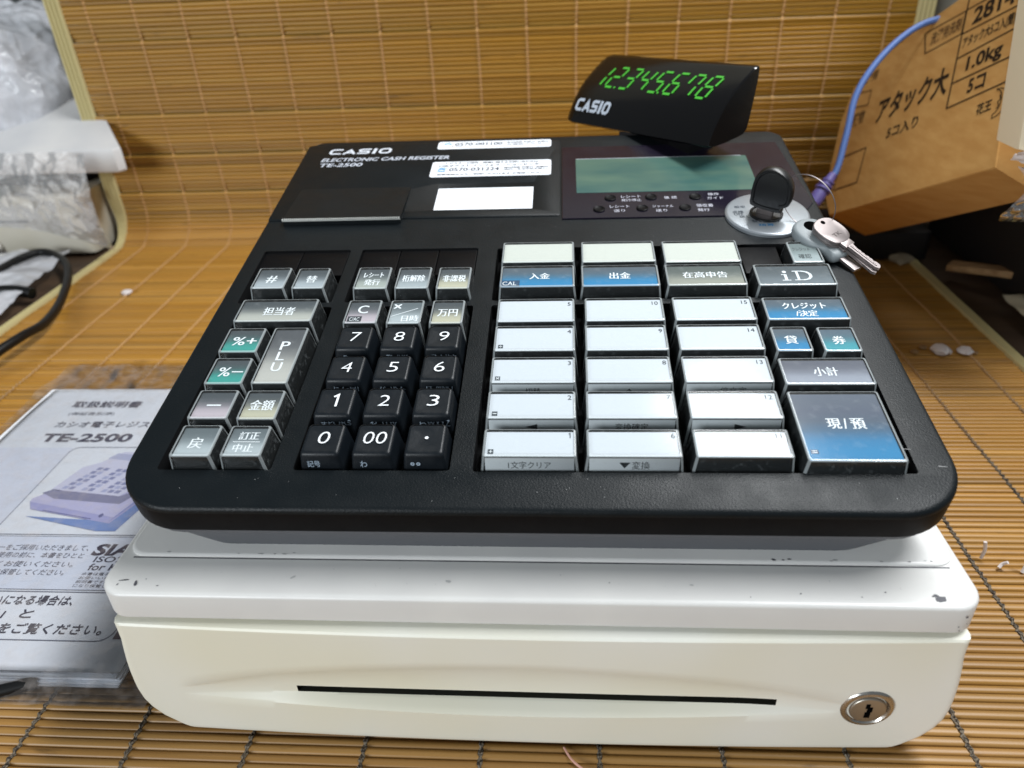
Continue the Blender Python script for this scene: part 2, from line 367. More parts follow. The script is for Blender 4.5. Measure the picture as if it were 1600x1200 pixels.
for i in range(NS):
    base = random.choice([(170, 124, 54), (174, 129, 58), (165, 119, 50), (177, 132, 62), (168, 122, 53), (172, 125, 51)])
    k = random.uniform(0.955, 1.045)
    if random.random() < 0.05: k *= 0.86
    sw = mat_path((i + 0.5) * PITCH)
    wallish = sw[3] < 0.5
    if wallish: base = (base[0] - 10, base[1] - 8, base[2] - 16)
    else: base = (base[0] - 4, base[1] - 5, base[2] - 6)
    g_ = 1 - min(1, max(0, (sw[0] - 0.02) / 0.20)) if not wallish else 0     # greyer slats towards the front edge, the drawer's shade painted into their colour
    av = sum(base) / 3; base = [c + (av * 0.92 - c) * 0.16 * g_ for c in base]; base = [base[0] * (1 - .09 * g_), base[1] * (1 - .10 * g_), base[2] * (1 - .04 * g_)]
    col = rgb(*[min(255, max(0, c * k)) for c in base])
    ph = random.uniform(0, 50); rows = []
    for jx in range(NX + 1):
        x = MX0 + (MX1 - MX0) * jx / NX + random.uniform(-.003, .003) * (0 < jx < NX)
        wob = 0.00035 * noise.noise((x * 9, ph, 0)); row = []
        yz = mat_path((i + 0.5) * PITCH)
        end = 0.0 if 0 < jx < NX else 0.0
        for (u, h) in prof:
            y, z, ny, nz = mat_path((i + 0.5 + u * (0.985 - 0.03 * g_)) * PITCH + wob)
            hh = h - (0.0009 * g_ if abs(u) > .49 else 0) + slat_off[i] + 0.0004 * noise.noise((x * 5, i * 0.15, 3)) - 0.0008
            row.append(bm.verts.new((x, y + ny * hh, z + nz * hh)))
        rows.append(row)
    for jx in range(NX):
        for q in range(len(prof) - 1):
            f = bm.faces.new((rows[jx][q], rows[jx + 1][q], rows[jx + 1][q + 1], rows[jx][q + 1]))
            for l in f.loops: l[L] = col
me_m = fin(bm, 'slats', [BAM], mroot, (0, 0.2, 0), smooth=60)
me_m.location = (0, 0, 0)
THR = mat('warp_thread', rgb(176, 150, 112), 0.85, spec=0.1)
def thread_nodes():
    m = THR; tc = nd(m, 'ShaderNodeTexCoord'); sp = nd(m, 'ShaderNodeSeparateXYZ'); lk(m, tc.outputs['Object'], sp.inputs[0])
    r = nd(m, 'ShaderNodeMapRange'); r.inputs['From Min'].default_value = -0.02; r.inputs['From Max'].default_value = 0.16; lk(m, sp.outputs['Y'], r.inputs['Value'])
    w = nd(m, 'ShaderNodeTexNoise'); w.inputs['Scale'].default_value = 900; lk(m, tc.outputs['Object'], w.inputs['Vector'])
    c = nd(m, 'ShaderNodeValToRGB'); c.color_ramp.elements[0].color = rgb(52, 46, 42); c.color_ramp.elements[1].color = rgb(122, 112, 98)
    c.color_ramp.elements[0].position = 0.4; c.color_ramp.elements[1].position = 0.62
    lk(m, w.outputs['Fac'], c.inputs['Fac'])
    mx = nd(m, 'ShaderNodeMix', data_type='RGBA'); lk(m, r.outputs['Result'], mx.inputs[0]); lk(m, c.outputs['Color'], mx.inputs[6]); mx.inputs[7].default_value = rgb(192, 152, 104)
    lk(m, mx.outputs[2], P(m).inputs['Base Color'])
thread_nodes()
for k in range(-6, 11):
    x0 = -0.1705 + 0.0496 * k
    if not MX0 + 0.01 < x0 < MX1 - 0.005: continue
    bm = B(); jit = random.uniform(0, 20)
    for strand in (0, 1):
        pts = []
        for i in range(NS):
            for q, hb in ((0.0, 0.00105), (0.5, -0.0002)):
                s_ = (i + 0.5 + q) * PITCH; y, z, ny, nz = mat_path(s_)
                hh = hb + (slat_off[i] if q == 0 else 0.0) - 0.0004
                x = x0 + 0.0016 * noise.noise((jit, s_ * 7, 0)) + (0.0006 if (i + strand) % 2 else -0.0006)
                pts.append((x, y + ny * hh, z + nz * hh))
        tube(bm, pts, 0.00058, 5)
    o = fin(bm, 'thread', [THR], mroot, (0, 0.2, 0)); o.location = (0, 0, 0)
for side, xe in ((-1, MX0), (1, MX1)):       # corded cloth binding along each edge
    bm = B(); rings = []
    W_ = []
    for i in range(0, NS + 1):
        s_ = i * PITCH; y, z, ny, nz = mat_path(s_); ring = []; wid = 0.0085 + 0.0085 * min(1, max(0, (z - 0.0) / 0.05))
        wv = 0.0012 * noise.noise((s_ * 8, side, 0))
        for k in range(13):
            u = k / 12; hh = 0.0014 + 0.0021 * abs(math.sin(u * math.pi * 4)) + wv * 0.4 - 0.0006
            x = xe + (0.004 - u * wid if side < 0 else -0.004 + u * wid) + wv
            ring.append(Vector((x, y + ny * hh, z + nz * hh)))
        for k in range(12, -1, -1):
            u = k / 12; hh = -0.0012
            x = xe + (0.004 - u * wid if side < 0 else -0.004 + u * wid) + wv
            ring.append(Vector((x, y + ny * hh, z + nz * hh)))
        rings.append(ring)
    loft(bm, rings)
    bmesh.ops.recalc_face_normals(bm, faces=bm.faces)
    o = fin(bm, 'edge_binding', [TAPE], mroot, (0, 0.2, 0)); o.location = (0, 0, 0)

# ================================================================== cash register
REG = thing('cash_register', 'black electronic cash register on its white cash drawer, keys and green display lit', 'cash register', (0, 0, 0))
# ---- cash drawer: lid + box
LZ = 0.0829
bm = B()
def lring(z, i, r): return [Vector((x, y, z)) for x, y in rrect(-0.1645 + i, 0.1612 - i, 0.0 + i, 0.385, [r, r, 0.006, 0.006], 8)]
def bow(p, k=0.0035):
    t = min(1.0, max(0.0, 1 - p.y / 0.03)); return Vector((p.x, p.y - k * t * (1 - (p.x / 0.163) ** 2), p.z))
rg = []
for z, i in ((0.0700, 0.0006), (0.0706, 0.0), (0.0812, 0.0), (0.0821, 0.0003), (0.0826, 0.0009), (0.0828, 0.0020)):
    rg.append([bow(p) for p in lring(z, i, 0.010)])
loft(bm, rg, mi=0)
rg = []
for z, i in ((0.0822, 0.0), (0.0834, 0.0), (0.0839, 0.0005), (0.0841, 0.0012)):
    rg.append([Vector((x, y, z)) for x, y in rrect(-0.1617 + i, 0.1590 - i, 0.0196 + i, 0.383, [0.008, 0.008, 0.004, 0.004], 6)])
loft(bm, rg)
rg = [[Vector((x, y, z)) for x, y in rrect(-0.150, 0.147, 0.022, 0.380, 0.012, 4)] for z in (0.002, 0.0702)]
loft(bm, rg)
poly(bm, [Vector((-0.158, 0.0187, 0.08292)), Vector((0.1555, 0.0187, 0.08292)), Vector((0.1555, 0.0193, 0.08292)), Vector((-0.158, 0.0193, 0.08292))], 1)
# black gap strip above the drawer front
box(bm, -0.155, 0.152, 0.004, 0.03, 0.0650, 0.0699, b=0.0003, mi=3)
# chips and scuffs on the painted lid
def chip(cx, cy, z, s, m, rot=0.0, nrm='z', el=1.0):
    n = random.randint(6, 9); pts = []; s *= 0.78
    for k in range(n):
        a = 2 * math.pi * k / n; rr = s * random.uniform(0.45, 1.1); u, v = rr * math.cos(a) * el, rr * math.sin(a)
        u, v = u * math.cos(rot) - v * math.sin(rot), u * math.sin(rot) + v * math.cos(rot)
        pts.append(Vector((cx + u, cy + v, z)) if nrm == 'z' else Vector((cx + u, cy, z + v)))
    poly(bm, pts, m)
Z1 = 0.08292
for a in [(0.1455, 0.0035, Z1, 0.0022, 1, 0.5, 'z', 1.5), (0.1445, 0.0052, Z1, 0.001, 1, 0.2, 'z', 2.0), (0.128, 0.0065, Z1, 0.0005, 1), (0.119, 0.004, Z1, 0.0004, 1), (0.098, 0.0052, Z1, 0.0005, 1),
          (-0.150, 0.005, Z1, 0.0009, 1, 1.9, 'z', 2.6), (-0.1555, 0.0068, Z1, 0.0006, 1, 0.1, 'z', 5.0), (-0.157, 0.0045, Z1, 0.0005, 1, 1.2, 'z', 1.5), (-0.147, 0.0075, Z1, 0.0004, 1), (-0.141, 0.0042, Z1, 0.0003, 1, 0, 'z', 3),
          (0.03, 0.009, Z1, 0.0004, 1), (0.012, 0.0125, Z1, 0.0004, 2), (-0.03, 0.0085, Z1, 0.0009, 2, 0, 'z', 3), (0.06, 0.0085, Z1, 0.0006, 2, 0, 'z', 2), (-0.09, 0.0095, Z1, 0.0009, 2, .5, 'z', 2.5), (0.08, 0.0032, Z1, 0.0003, 1), (0.11, 0.0115, Z1, 0.0004, 2)]:
    chip(*a)
for k in range(26):
    chip(random.uniform(-0.15, 0.155), random.uniform(0.004, 0.017), Z1, random.uniform(0.00012, 0.00028), random.choice([1, 2, 2]))
for k in range(16):
    x = random.choice([random.uniform(0.09, 0.155), random.uniform(-0.156, -0.09)])
    chip(x, 0.0203 + random.uniform(0, 0.0012), 0.08415, random.uniform(0.0003, 0.0007), random.choice([1, 2]), random.uniform(-.2, .2), 'z', 2.4)
for a in [(0.154, -0.00045, 0.0785, 0.0009, 1, 0.7), (0.1525, -0.0005, 0.0735, 0.0006, 1), (0.155, -0.0004, 0.0752, 0.0004, 1), (0.1532, -0.00045, 0.0715, 0.0004, 1, 0, 'y', 1)]:
    a = a[:6] + ('y',) + a[7:] if len(a) > 5 else a + (0, 'y'); chip(*a)
DRW = fin(bm, 'cash_drawer', [LID, CHIP, SMUDGE, SLOT], REG)
# ---- drawer front: shaped panel with eye-shaped finger recess and slot
bm = B()
NXD, zt_, zb_ = 150, 0.0679, 0.0030
def outline_x(z):
    """half extents of the panel at height z (rounded lower corners, slightly bulged sides)"""
    xl, xr = -0.1612, 0.1588
    f = (z - zb_) / (zt_ - zb_); bul = 0.0030 * math.sin(min(1, f * 1.15) * math.pi) if f > 0 else 0
    c = 0.0
    R = 0.0235
    if z < zb_ + R: c = R - math.sqrt(max(0, R * R - (zb_ + R - z) ** 2)); c = c * 0.95
    return xl - bul * 1.0 + c, xr + bul * 1.0 - c
SH = 0.0036
ex0, ex1 = -0.138, 0.1185; zl0 = 0.0272
def eye(x):
    t = (x - ex0) / (ex1 - ex0); t = min(1, max(0, t)); e = math.sin(math.pi * t)
    zl = zl0 - 0.0058 * e ** 0.9; zs = zl + 0.0006 + (0.0040 - 0.0014 * e) * math.sin(min(1.0, e / 0.55) * math.pi / 2)
    zu = zs + SH + 0.0004 + 0.0225 * e
    return zl, zs, zu, 0.0064 * e
VERT = []
UL = [0, .0015, .004, .0075] + [.011 + (1 - .022) * k / (NXD - 8) for k in range(NXD - 7)] + [.9925, .996, .9985, 1]
for j in range(NXD + 1):
    u = UL[j]; xm = -0.160 + 0.318 * u
    zl, zs, zu, D = eye(xm); col = []
    rows = []
    for q in (0, .0004, .0012, .0022, .0034): rows.append(('b', zb_ + q))
    for q in range(1, 5): rows.append(('b', zb_ + .0034 + (zl - zb_ - .0034) * q / 4))
    for q in range(1, 6): rows.append(('s', zl + (zs - zl) * q / 5))
    rows.append(('t', zs + SH))
    for q in range(1, 11): rows.append(('u', zs + SH + (zu - zs - SH) * q / 10))
    zq = zt_ - .0032
    for q in range(1, 6): rows.append(('a', zu + (zq - zu) * q / 5))
    for q in (.0022, .0012, .0004, 0): rows.append(('a', zt_ - q))
    for kind, z in rows:
        xl, xr = outline_x(z); x = xl + (xr - xl) * u
        y = -0.0014 - 0.0030 * (1 - ((x + 0.001) / 0.16) ** 2)
        if kind in 's': y += D * ((z - zl) / (zs - zl))
        elif kind == 't': y += D
        elif kind == 'u':
            g = (zu - z) / (zu - zs - SH); y += D * (1 - (1 - g) ** 2.2)
        ed = min((x - xl) if u < .5 else (xr - x), (zt_ - z) * 1.8, z - zb_); rb = 0.0024
        if ed < rb: y += rb - math.sqrt(max(0, rb * rb - (rb - ed) ** 2))
        col.append(bm.verts.new((x, y, z)))
    VERT.append(col)
nr = len(VERT[0])
for j in range(NXD):
    for q in range(nr - 1):
        xm = -0.160 + 0.318 * (UL[j] + UL[j + 1]) / 2
        f = bm.faces.new((VERT[j][q], VERT[j + 1][q], VERT[j + 1][q + 1], VERT[j][q + 1]))
        if q == 13 and -0.094 < xm < 0.0925:
            f.material_index = 1; f.tag = True
slotf = [f for f in bm.faces if f.tag]
r = bmesh.ops.extrude_face_region(bm, geom=slotf)
bmesh.ops.translate(bm, verts=[v for v in r['geom'] if isinstance(v, bmesh.types.BMVert)], vec=(0, 0.011, 0.0008))
NV = [v for v in r['geom'] if isinstance(v, bmesh.types.BMVert)]
for v in NV:
    for f in v.link_faces: f.material_index = 1
bmesh.ops.delete(bm, geom=slotf, context='FACES')
per = [VERT[j][0] for j in range(NXD + 1)] + [VERT[NXD][q] for q in range(1, nr)] + [VERT[j][nr - 1] for j in range(NXD - 1, -1, -1)] + [VERT[0][q] for q in range(nr - 2, 0, -1)]
back = [bm.verts.new((v.co.x, 0.016, v.co.z)) for v in per]
for k in range(len(per)): bm.faces.new((per[k], back[k], back[(k + 1) % len(per)], per[(k + 1) % len(per)]))
bmesh.ops.recalc_face_normals(bm, faces=bm.faces)
fin(bm, 'drawer_front', [CREAM, SLOT], DRW, smooth=35)
# ---- drawer lock
bm = B(); lx, lz = 0.1293, 0.0297
TL = lambda x, y, h: Vector((lx + x, -0.0008 - h, lz + y))
disc_stack(bm, TL, [(0.0104, 0.0), (0.0104, 0.0010), (0.0100, 0.0019), (0.0092, 0.0025), (0.0082, 0.0026), (0.0076, 0.0020), (0.0073, 0.0014)], 48)
disc_stack(bm, TL, [(0.0069, 0.0008), (0.0069, 0.0023), (0.0066, 0.0027), (0.0063, 0.0028)], 40, mi=1)
quad(bm, TL, -0.0011, 0.0011, -0.0042, -0.0008, 0.00285, 2, (0, 0, 0, 1)); quad(bm, TL, -0.0005, 0.0015, -0.0008, 0.0022, 0.00285, 2, (0, 0, 0, 1)); quad(bm, TL, -0.0013, 0.0003, 0.0012, 0.0040, 0.00287, 2, (0, 0, 0, 1))
disc_stack(bm, TL, [(0.0006, 0.0028), (0.0006, 0.00295)], 10, mi=2)
bm2 = bm
fin(bm2, 'drawer_lock', [CHROME, PLUG, HOLE], DRW)

# ---- silver housing between drawer and key deck
bm = B()
def hring(pts): return [Vector(p) for p in pts]
ins = lambda i, y0: rrect(-0.0705 + i, 0.2427 - i, y0, 0.285 - i, [0.024, 0.024, 0.01, 0.01], 8)
top = [K(x, y, -0.0186) for x, y in ins(0.0015, -0.0212)]
m1 = [K(x, y, -0.0218) for x, y in ins(0.0018, -0.0209)]
m2 = [K(x, y, -0.0221) for x, y in ins(0.0030, -0.0198)]
base = [Vector((x - 0.0, y, 0.0838)) for x, y in rrect(-0.1395, 0.1365, 0.0262, 0.330, [0.020, 0.020, 0.01, 0.01], 8)]
mid = [a.lerp(b, 0.88) for a, b in zip(m2, base)]
loft(bm, [base, mid, m2, m1, top])
fin(bm, 'base_housing', [SILVER], REG)

# ---- upper case with key wells
WELLS = [(-0.0607, -0.0132, 0.1046, 0.1522), (-0.0572, -0.0118, -0.0032, 0.1010), (-0.0069, 0.0556, 0.1046, 0.1522), (-0.0032, 0.0574, -0.0032, 0.1010),
         (0.0658, 0.2300, 0.1046, 0.1512), (0.0660, 0.2282, -0.0036, 0.1010)]
bm = B()
def cring(i, h, y0=-0.0222):
    out = []
    for x, y in rrect(-0.0712 + i, 0.2433 - i, y0 + i, 0.288 - i, [0.026 - i * .5, 0.026 - i * .5, 0.009, 0.009], 12):
        t = max(0, (y - 0.17) / 0.118); s = 1 - 0.018 * t * t
        out.append(K(0.08605 + (x - 0.08605) * s, y, h))
    return out
loft(bm, [cring(0.0006, -0.0192), cring(0.0, -0.0186), cring(0.0, -0.0085)], True, False, mi=1)
loft(bm, [cring(0.0, -0.0085), cring(0.0002, -0.0075), cring(0.0007, -0.0067), cring(0.0014, -0.0062), cring(0.0024, -0.0060)], False, False, mi=0)
outer = cring(0.0024, -0.0060)
loops = [[Vector(v) for v in outer]]
for (a, b, c, d) in WELLS: loops.append([K(x, y, -0.0060) for x, y in rrect(a, b, c, d, 0.0014, 3)][::-1])
flat = [v for l in loops for v in l]
proj = [[Vector(((v - K0).x, (v - K0).dot(KY), 0)) for v in l] for l in loops]
vv = [bm.verts.new(v) for v in flat]
for t in tessellate_polygon(proj):
    try:
        f = bm.faces.new([vv[i] for i in t])
        f.normal_update()
        if f.normal.z < 0: f.normal_flip()
    except ValueError: pass
for (a, b, c, d) in WELLS:
    r0 = [K(x, y, -0.0060) for x, y in rrect(a, b, c, d, 0.0014, 3)]; r1 = [K(x, y, -0.0140) for x, y in rrect(a, b, c, d, 0.0014, 3)]
    fs = loft(bm, [r1, r0], True, False, mi=2)
    for f in fs: f.normal_flip()
# fine dust specks on the deck
for k in range(46):
    x, y = random.uniform(-0.066, 0.238), random.choice([random.uniform(-0.018, -0.006), random.uniform(0.157, 0.178), random.uniform(-0.018, 0.17)])
    if any(a - .001 < x < b + .001 and c - .001 < y < d + .001 for a, b, c, d in WELLS): continue
    s = random.uniform(0.00008, 0.0002); poly(bm, [K(x - s, y, -0.00595), K(x + s, y - s, -0.00595), K(x + s * .5, y + s, -0.00595)], 3)
# scratches near the right front corner
for (x, y, l) in ((0.226, 0.0085, 0.003), (0.236, 0.0, 0.003), (0.22, 0.034, 0.002)):
    poly(bm, [K(x, y, -0.00594), K(x + l, y - 0.0003, -0.00594), K(x + l, y - 0.00015, -0.00594), K(x, y + 0.0002, -0.00594)], 3)
fin(bm, 'upper_case', [BLACK, DARK, WELL, SMUDGE], REG)

# ---- printer cover (rear left) with window, paper flap, lettering
bm = B(); H0 = -0.0054
def pc(i, h): return [K(x, y, h) for x, y in rrect(-0.0688 + i, 0.0988 - i, 0.1835 + i, 0.2815 - i, 0.002, 3)]
loft(bm, [pc(0, -0.0061), pc(0, H0 - 0.0003), pc(0.0004, H0)], False, False)
lo = [[Vector(v) for v in pc(0.0004, H0)], [K(x, y, H0) for x, y in rrect(0.0253, 0.0838, 0.1915, 0.2245, 0.0006, 2)][::-1]]
pr = [[Vector(((v - K0).x, (v - K0).dot(KY), 0)) for v in l] for l in lo]; vv = [bm.verts.new(v) for l in lo for v in l]
for t in tessellate_polygon(pr):
    f = bm.faces.new([vv[i] for i in t]); f.normal_update()
    if f.normal.z < 0: f.normal_flip()
r0 = [K(x, y, H0) for x, y in rrect(0.0253, 0.0838, 0.1915, 0.2245, 0.0006, 2)]
r1 = [K(x, y, -0.00575) for x, y in rrect(0.0258, 0.0833, 0.1918, 0.2240, 0.0004, 2)]
for f in loft(bm, [r1, r0], True, False): f.normal_flip()
LET = rgb(200, 204, 212)
logo(bm, lambda x, y, z: K(x, y, H0 + 0.0001 + z), -0.0530, 0.2670, 0.0440, 0.0075, LET, mi=1)
TK = lambda x, y, z: K(x, y, H0 + 0.0001 + z)
text(bm, TK, 'ELECTRONIC CASH REGISTER', -0.0132, 0.2590, w=0.0835, h=0.0048, col=rgb(186, 190, 200), mi=1, off=0.02, skew=0.2)
text(bm, TK, 'TE-2500', -0.0410, 0.2517, w=0.0280, h=0.0048, col=rgb(186, 190, 200), mi=1, off=0.02, skew=0.2)
PC = fin(bm, 'printer_cover', [BLACK, INK], REG)
bm = B(); quad(bm, K, 0.0262, 0.0830, 0.1922, 0.2178, -0.0056, 0, (.8, .8, .8, 1)); fin(bm, 'journal_paper', [PAPER], PC, smooth=0)
bm = B()
fl = lambda x, y, z: K(x, y, z)
a0, a1, yb, yf = -0.0582, 0.0095, 0.2200, 0.1790
ring0 = [K(a0, yb, -0.0058), K(a1, yb, -0.0058), K(a1, yf, -0.0062), K(a0, yf, -0.0062)]
ring1 = [K(a0 + .0002, yb - .0003, -0.0051), K(a1 - .0002, yb - .0003, -0.0051), K(a1 - .0002, yf, -0.0024), K(a0 + .0002, yf, -0.0024)]
for f in loft(bm, [ring0[::-1], ring1[::-1]]): pass
bmesh.ops.recalc_face_normals(bm, faces=bm.faces)
FLAP = fin(bm, 'paper_flap', [BLACK], PC)
bm = B(); n = 60
for k in range(n):       # serrated paper cutter
    x0 = a0 + (a1 - a0) * k / n; x1 = a0 + (a1 - a0) * (k + 1) / n
    poly(bm, [K(x0, yf - .0004, -0.0034), K(x1, yf - .0004, -0.0034), K(x1, yf - .0001, -0.0021), K((x0 + x1) / 2, yf + .0007, -0.0019), K(x0, yf - .0001, -0.0021)], 0)
fin(bm, 'paper_cutter', [CUT], PC, smooth=0)
# ---- stickers
BLU = rgb(60, 140, 190); GR = rgb(60, 64, 72)
def sticker(x0, x1, y0, y1, lines, cut=False):
    bm = B(); rr = [K(x, y, H0 + 0.00012) for x, y in rrect(x0, x1, y0, y1, 0.0018, 4)]
    rt = [K(x, y, H0 + 0.00022) for x, y in rrect(x0, x1, y0, y1, 0.0018, 4)]
    loft(bm, [rr, rt])
    T = lambda x, y, z: K(x, y, H0 + 0.00030 + z)
    for (s, cx, cy, w, h, c) in lines:
        for q_, dx_ in enumerate((-0.00012, 0.0, 0.00012)): text(bm, T, s, cx + dx_, cy, w=w, h=h, col=rgb(34, 38, 48), mi=1, z=q_ * 1e-5)
    return bm, T
bm, T = sticker(0.0185, 0.0932, 0.2318, 0.2522, [('レジスターの操作・修理に関するお問い合わせは', 0.0560, 0.2499, 0.058, 0.0021, GR), ('CSRネクスト インフォメーションセンター', 0.0560, 0.2463, 0.066, 0.0028, GR),
      ('0570-031224', 0.0455, 0.2412, 0.0310, 0.0042, rgb(40, 44, 56)), ('受付時間 月曜日~金曜日', 0.0775, 0.2424, 0.027, 0.0018, GR), ('(祝日・年末年始を除く)', 0.0775, 0.2398, 0.027, 0.0018, GR), ('携帯電話からもご利用いただけます お電話ください', 0.0560, 0.2348, 0.066, 0.0019, GR)])
stroke(bm, T, [(0.0228, 0.2408), (0.0252, 0.2424), (0.0276, 0.2408)], 0.0013, 0, 1, BLU); stroke(bm, T, [(0.0228, 0.2390), (0.0276, 0.2390)], 0.0012, 0, 1, BLU); stroke(bm, T, [(0.0236, 0.2432), (0.0286, 0.2432)], 0.0008, 0, 1, BLU)
fin(bm, 'sticker', [PAPER, INK], REG)
bm, T = sticker(0.0188, 0.0929, 0.2705, 0.2812, [('0570-001100', 0.0455, 0.2770, 0.031, 0.0042, GR), ('受付時間 月曜日~金曜日', 0.0775, 0.2782, 0.027, 0.0018, GR), ('お電話ください', 0.0775, 0.2752, 0.027, 0.0018, GR), ('インフォメーション', 0.0285, 0.2738, 0.013, 0.0016, GR)])
stroke(bm, T, [(0.0228, 0.2772), (0.0252, 0.2786), (0.0276, 0.2772)], 0.0013, 0, 1, BLU)
fin(bm, 'sticker', [PAPER, INK], REG)

# ---- operator display panel
bm = B()
out = [(0.0999, 0.1795), (0.1885, 0.1795), (0.1915, 0.1850), (0.2340, 0.1850), (0.2385, 0.1920), (0.2340, 0.2690), (0.0999, 0.2690)]
loft(bm, [[K(x, y, -0.0061) for x, y in out], [K(x, y, -0.0054) for x, y in out], [K(x + (0.0003 if x < .15 else -.0003), y + (.0003 if y < .22 else -.0003), -0.0052) for x, y in out]])
T = lambda x, y, z: K(x, y, -0.00512 + z)
for (s, cx, cy, w, h) in [('レシート', 0.1392, 0.2026, 0.0110, 0.0028), ('発行/停止', 0.1392, 0.1985, 0.0112, 0.0030), ('後 続', 0.1614, 0.2006, 0.0072, 0.0032), ('操作', 0.1858, 0.2034, 0.0062, 0.0030), ('ガイド', 0.1862, 0.1990, 0.0090, 0.0030),
                          ('レシート', 0.1322, 0.1915, 0.0108, 0.0030), ('送り', 0.1318, 0.1868, 0.0062, 0.0030), ('ジャーナル', 0.1562, 0.1908, 0.0116, 0.0028), ('送り', 0.1550, 0.1862, 0.0062, 0.0030), ('領収書', 0.1792, 0.1908, 0.0092, 0.0034), ('発行', 0.1780, 0.1860, 0.0064, 0.0032)]:
    text(bm, T, s, cx, cy, w=w, h=h, col=rgb(192, 192, 202), mi=1)
PN = fin(bm, 'display_panel', [PANEL, INK], REG, smooth=15)
bm = B(); loft(bm, [[K(x, y, -0.0053) for x, y in rrect(0.1082, 0.2125, 0.2078, 0.2512, 0.0008, 2)], [K(x, y, -0.0050) for x, y in rrect(0.1084, 0.2123, 0.2080, 0.2510, 0.0008, 2)]])
T = lambda x, y, z: K(x, y, -0.00494 + z)
quad(bm, T, 0.1085, 0.2095, 0.2506, 0.2513, 0, 1, rgb(150, 156, 160))
fin(bm, 'lcd_screen', [LCD, INK], PN, smooth=15)
for (x, y) in [(0.1275, 0.2010), (0.1505, 0.2012), (0.1752, 0.2006), (0.1206, 0.1886), (0.1446, 0.1888), (0.1682, 0.1886)]:
    bm = B(); disc_stack(bm, lambda a, b, h: K(x + a, y + b, h), [(0.0033, -0.0052), (0.0033, -0.0047), (0.0028, -0.0044), (0.0024, -0.0046), (0.0015, -0.0048)], 24)
    fin(bm, 'function_button', [DARK], PN)

# ---- mode dial
bm = B(); dx, dy = 0.2108, 0.1790
TD = lambda a, b, h: K(dx + a, dy + b, h)
disc_stack(bm, TD, [(0.0222, -0.0061), (0.0222, -0.0046), (0.0216, -0.0040), (0.0208, -0.0038)], 72)
for (a, b, s, w) in [(-0.0135, 0.0068, '設定', 0.006), (-0.0155, 0.0015, '点検', 0.0062), (-0.0125, -0.0035, '戻し', 0.006), (-0.0065, -0.0085, '登録', 0.007), (-0.003, -0.0125, '精算', 0.008), (-0.0155, -0.001, 'OFF', 0.005), (0.004, -0.0085, '|', 0.0006)]:
    text(bm, TD, s, a, b, w=w, h=0.0026, col=rgb(70, 76, 84) if s != '精算' else rgb(60, 110, 150), mi=1, z=-0.00374, off=0.01)
disc_stack(bm, lambda a, b, h: K(dx - .001 + a, dy - .0015 + b, h), [(0.0088, -0.0039), (0.0088, -0.0030), (0.0082, -0.0026), (0.0078, -0.0026), (0.0074, -0.0034)], 40, mi=2)
fin(bm, 'mode_dial', [DIAL, INK, BLACKKEY], REG)

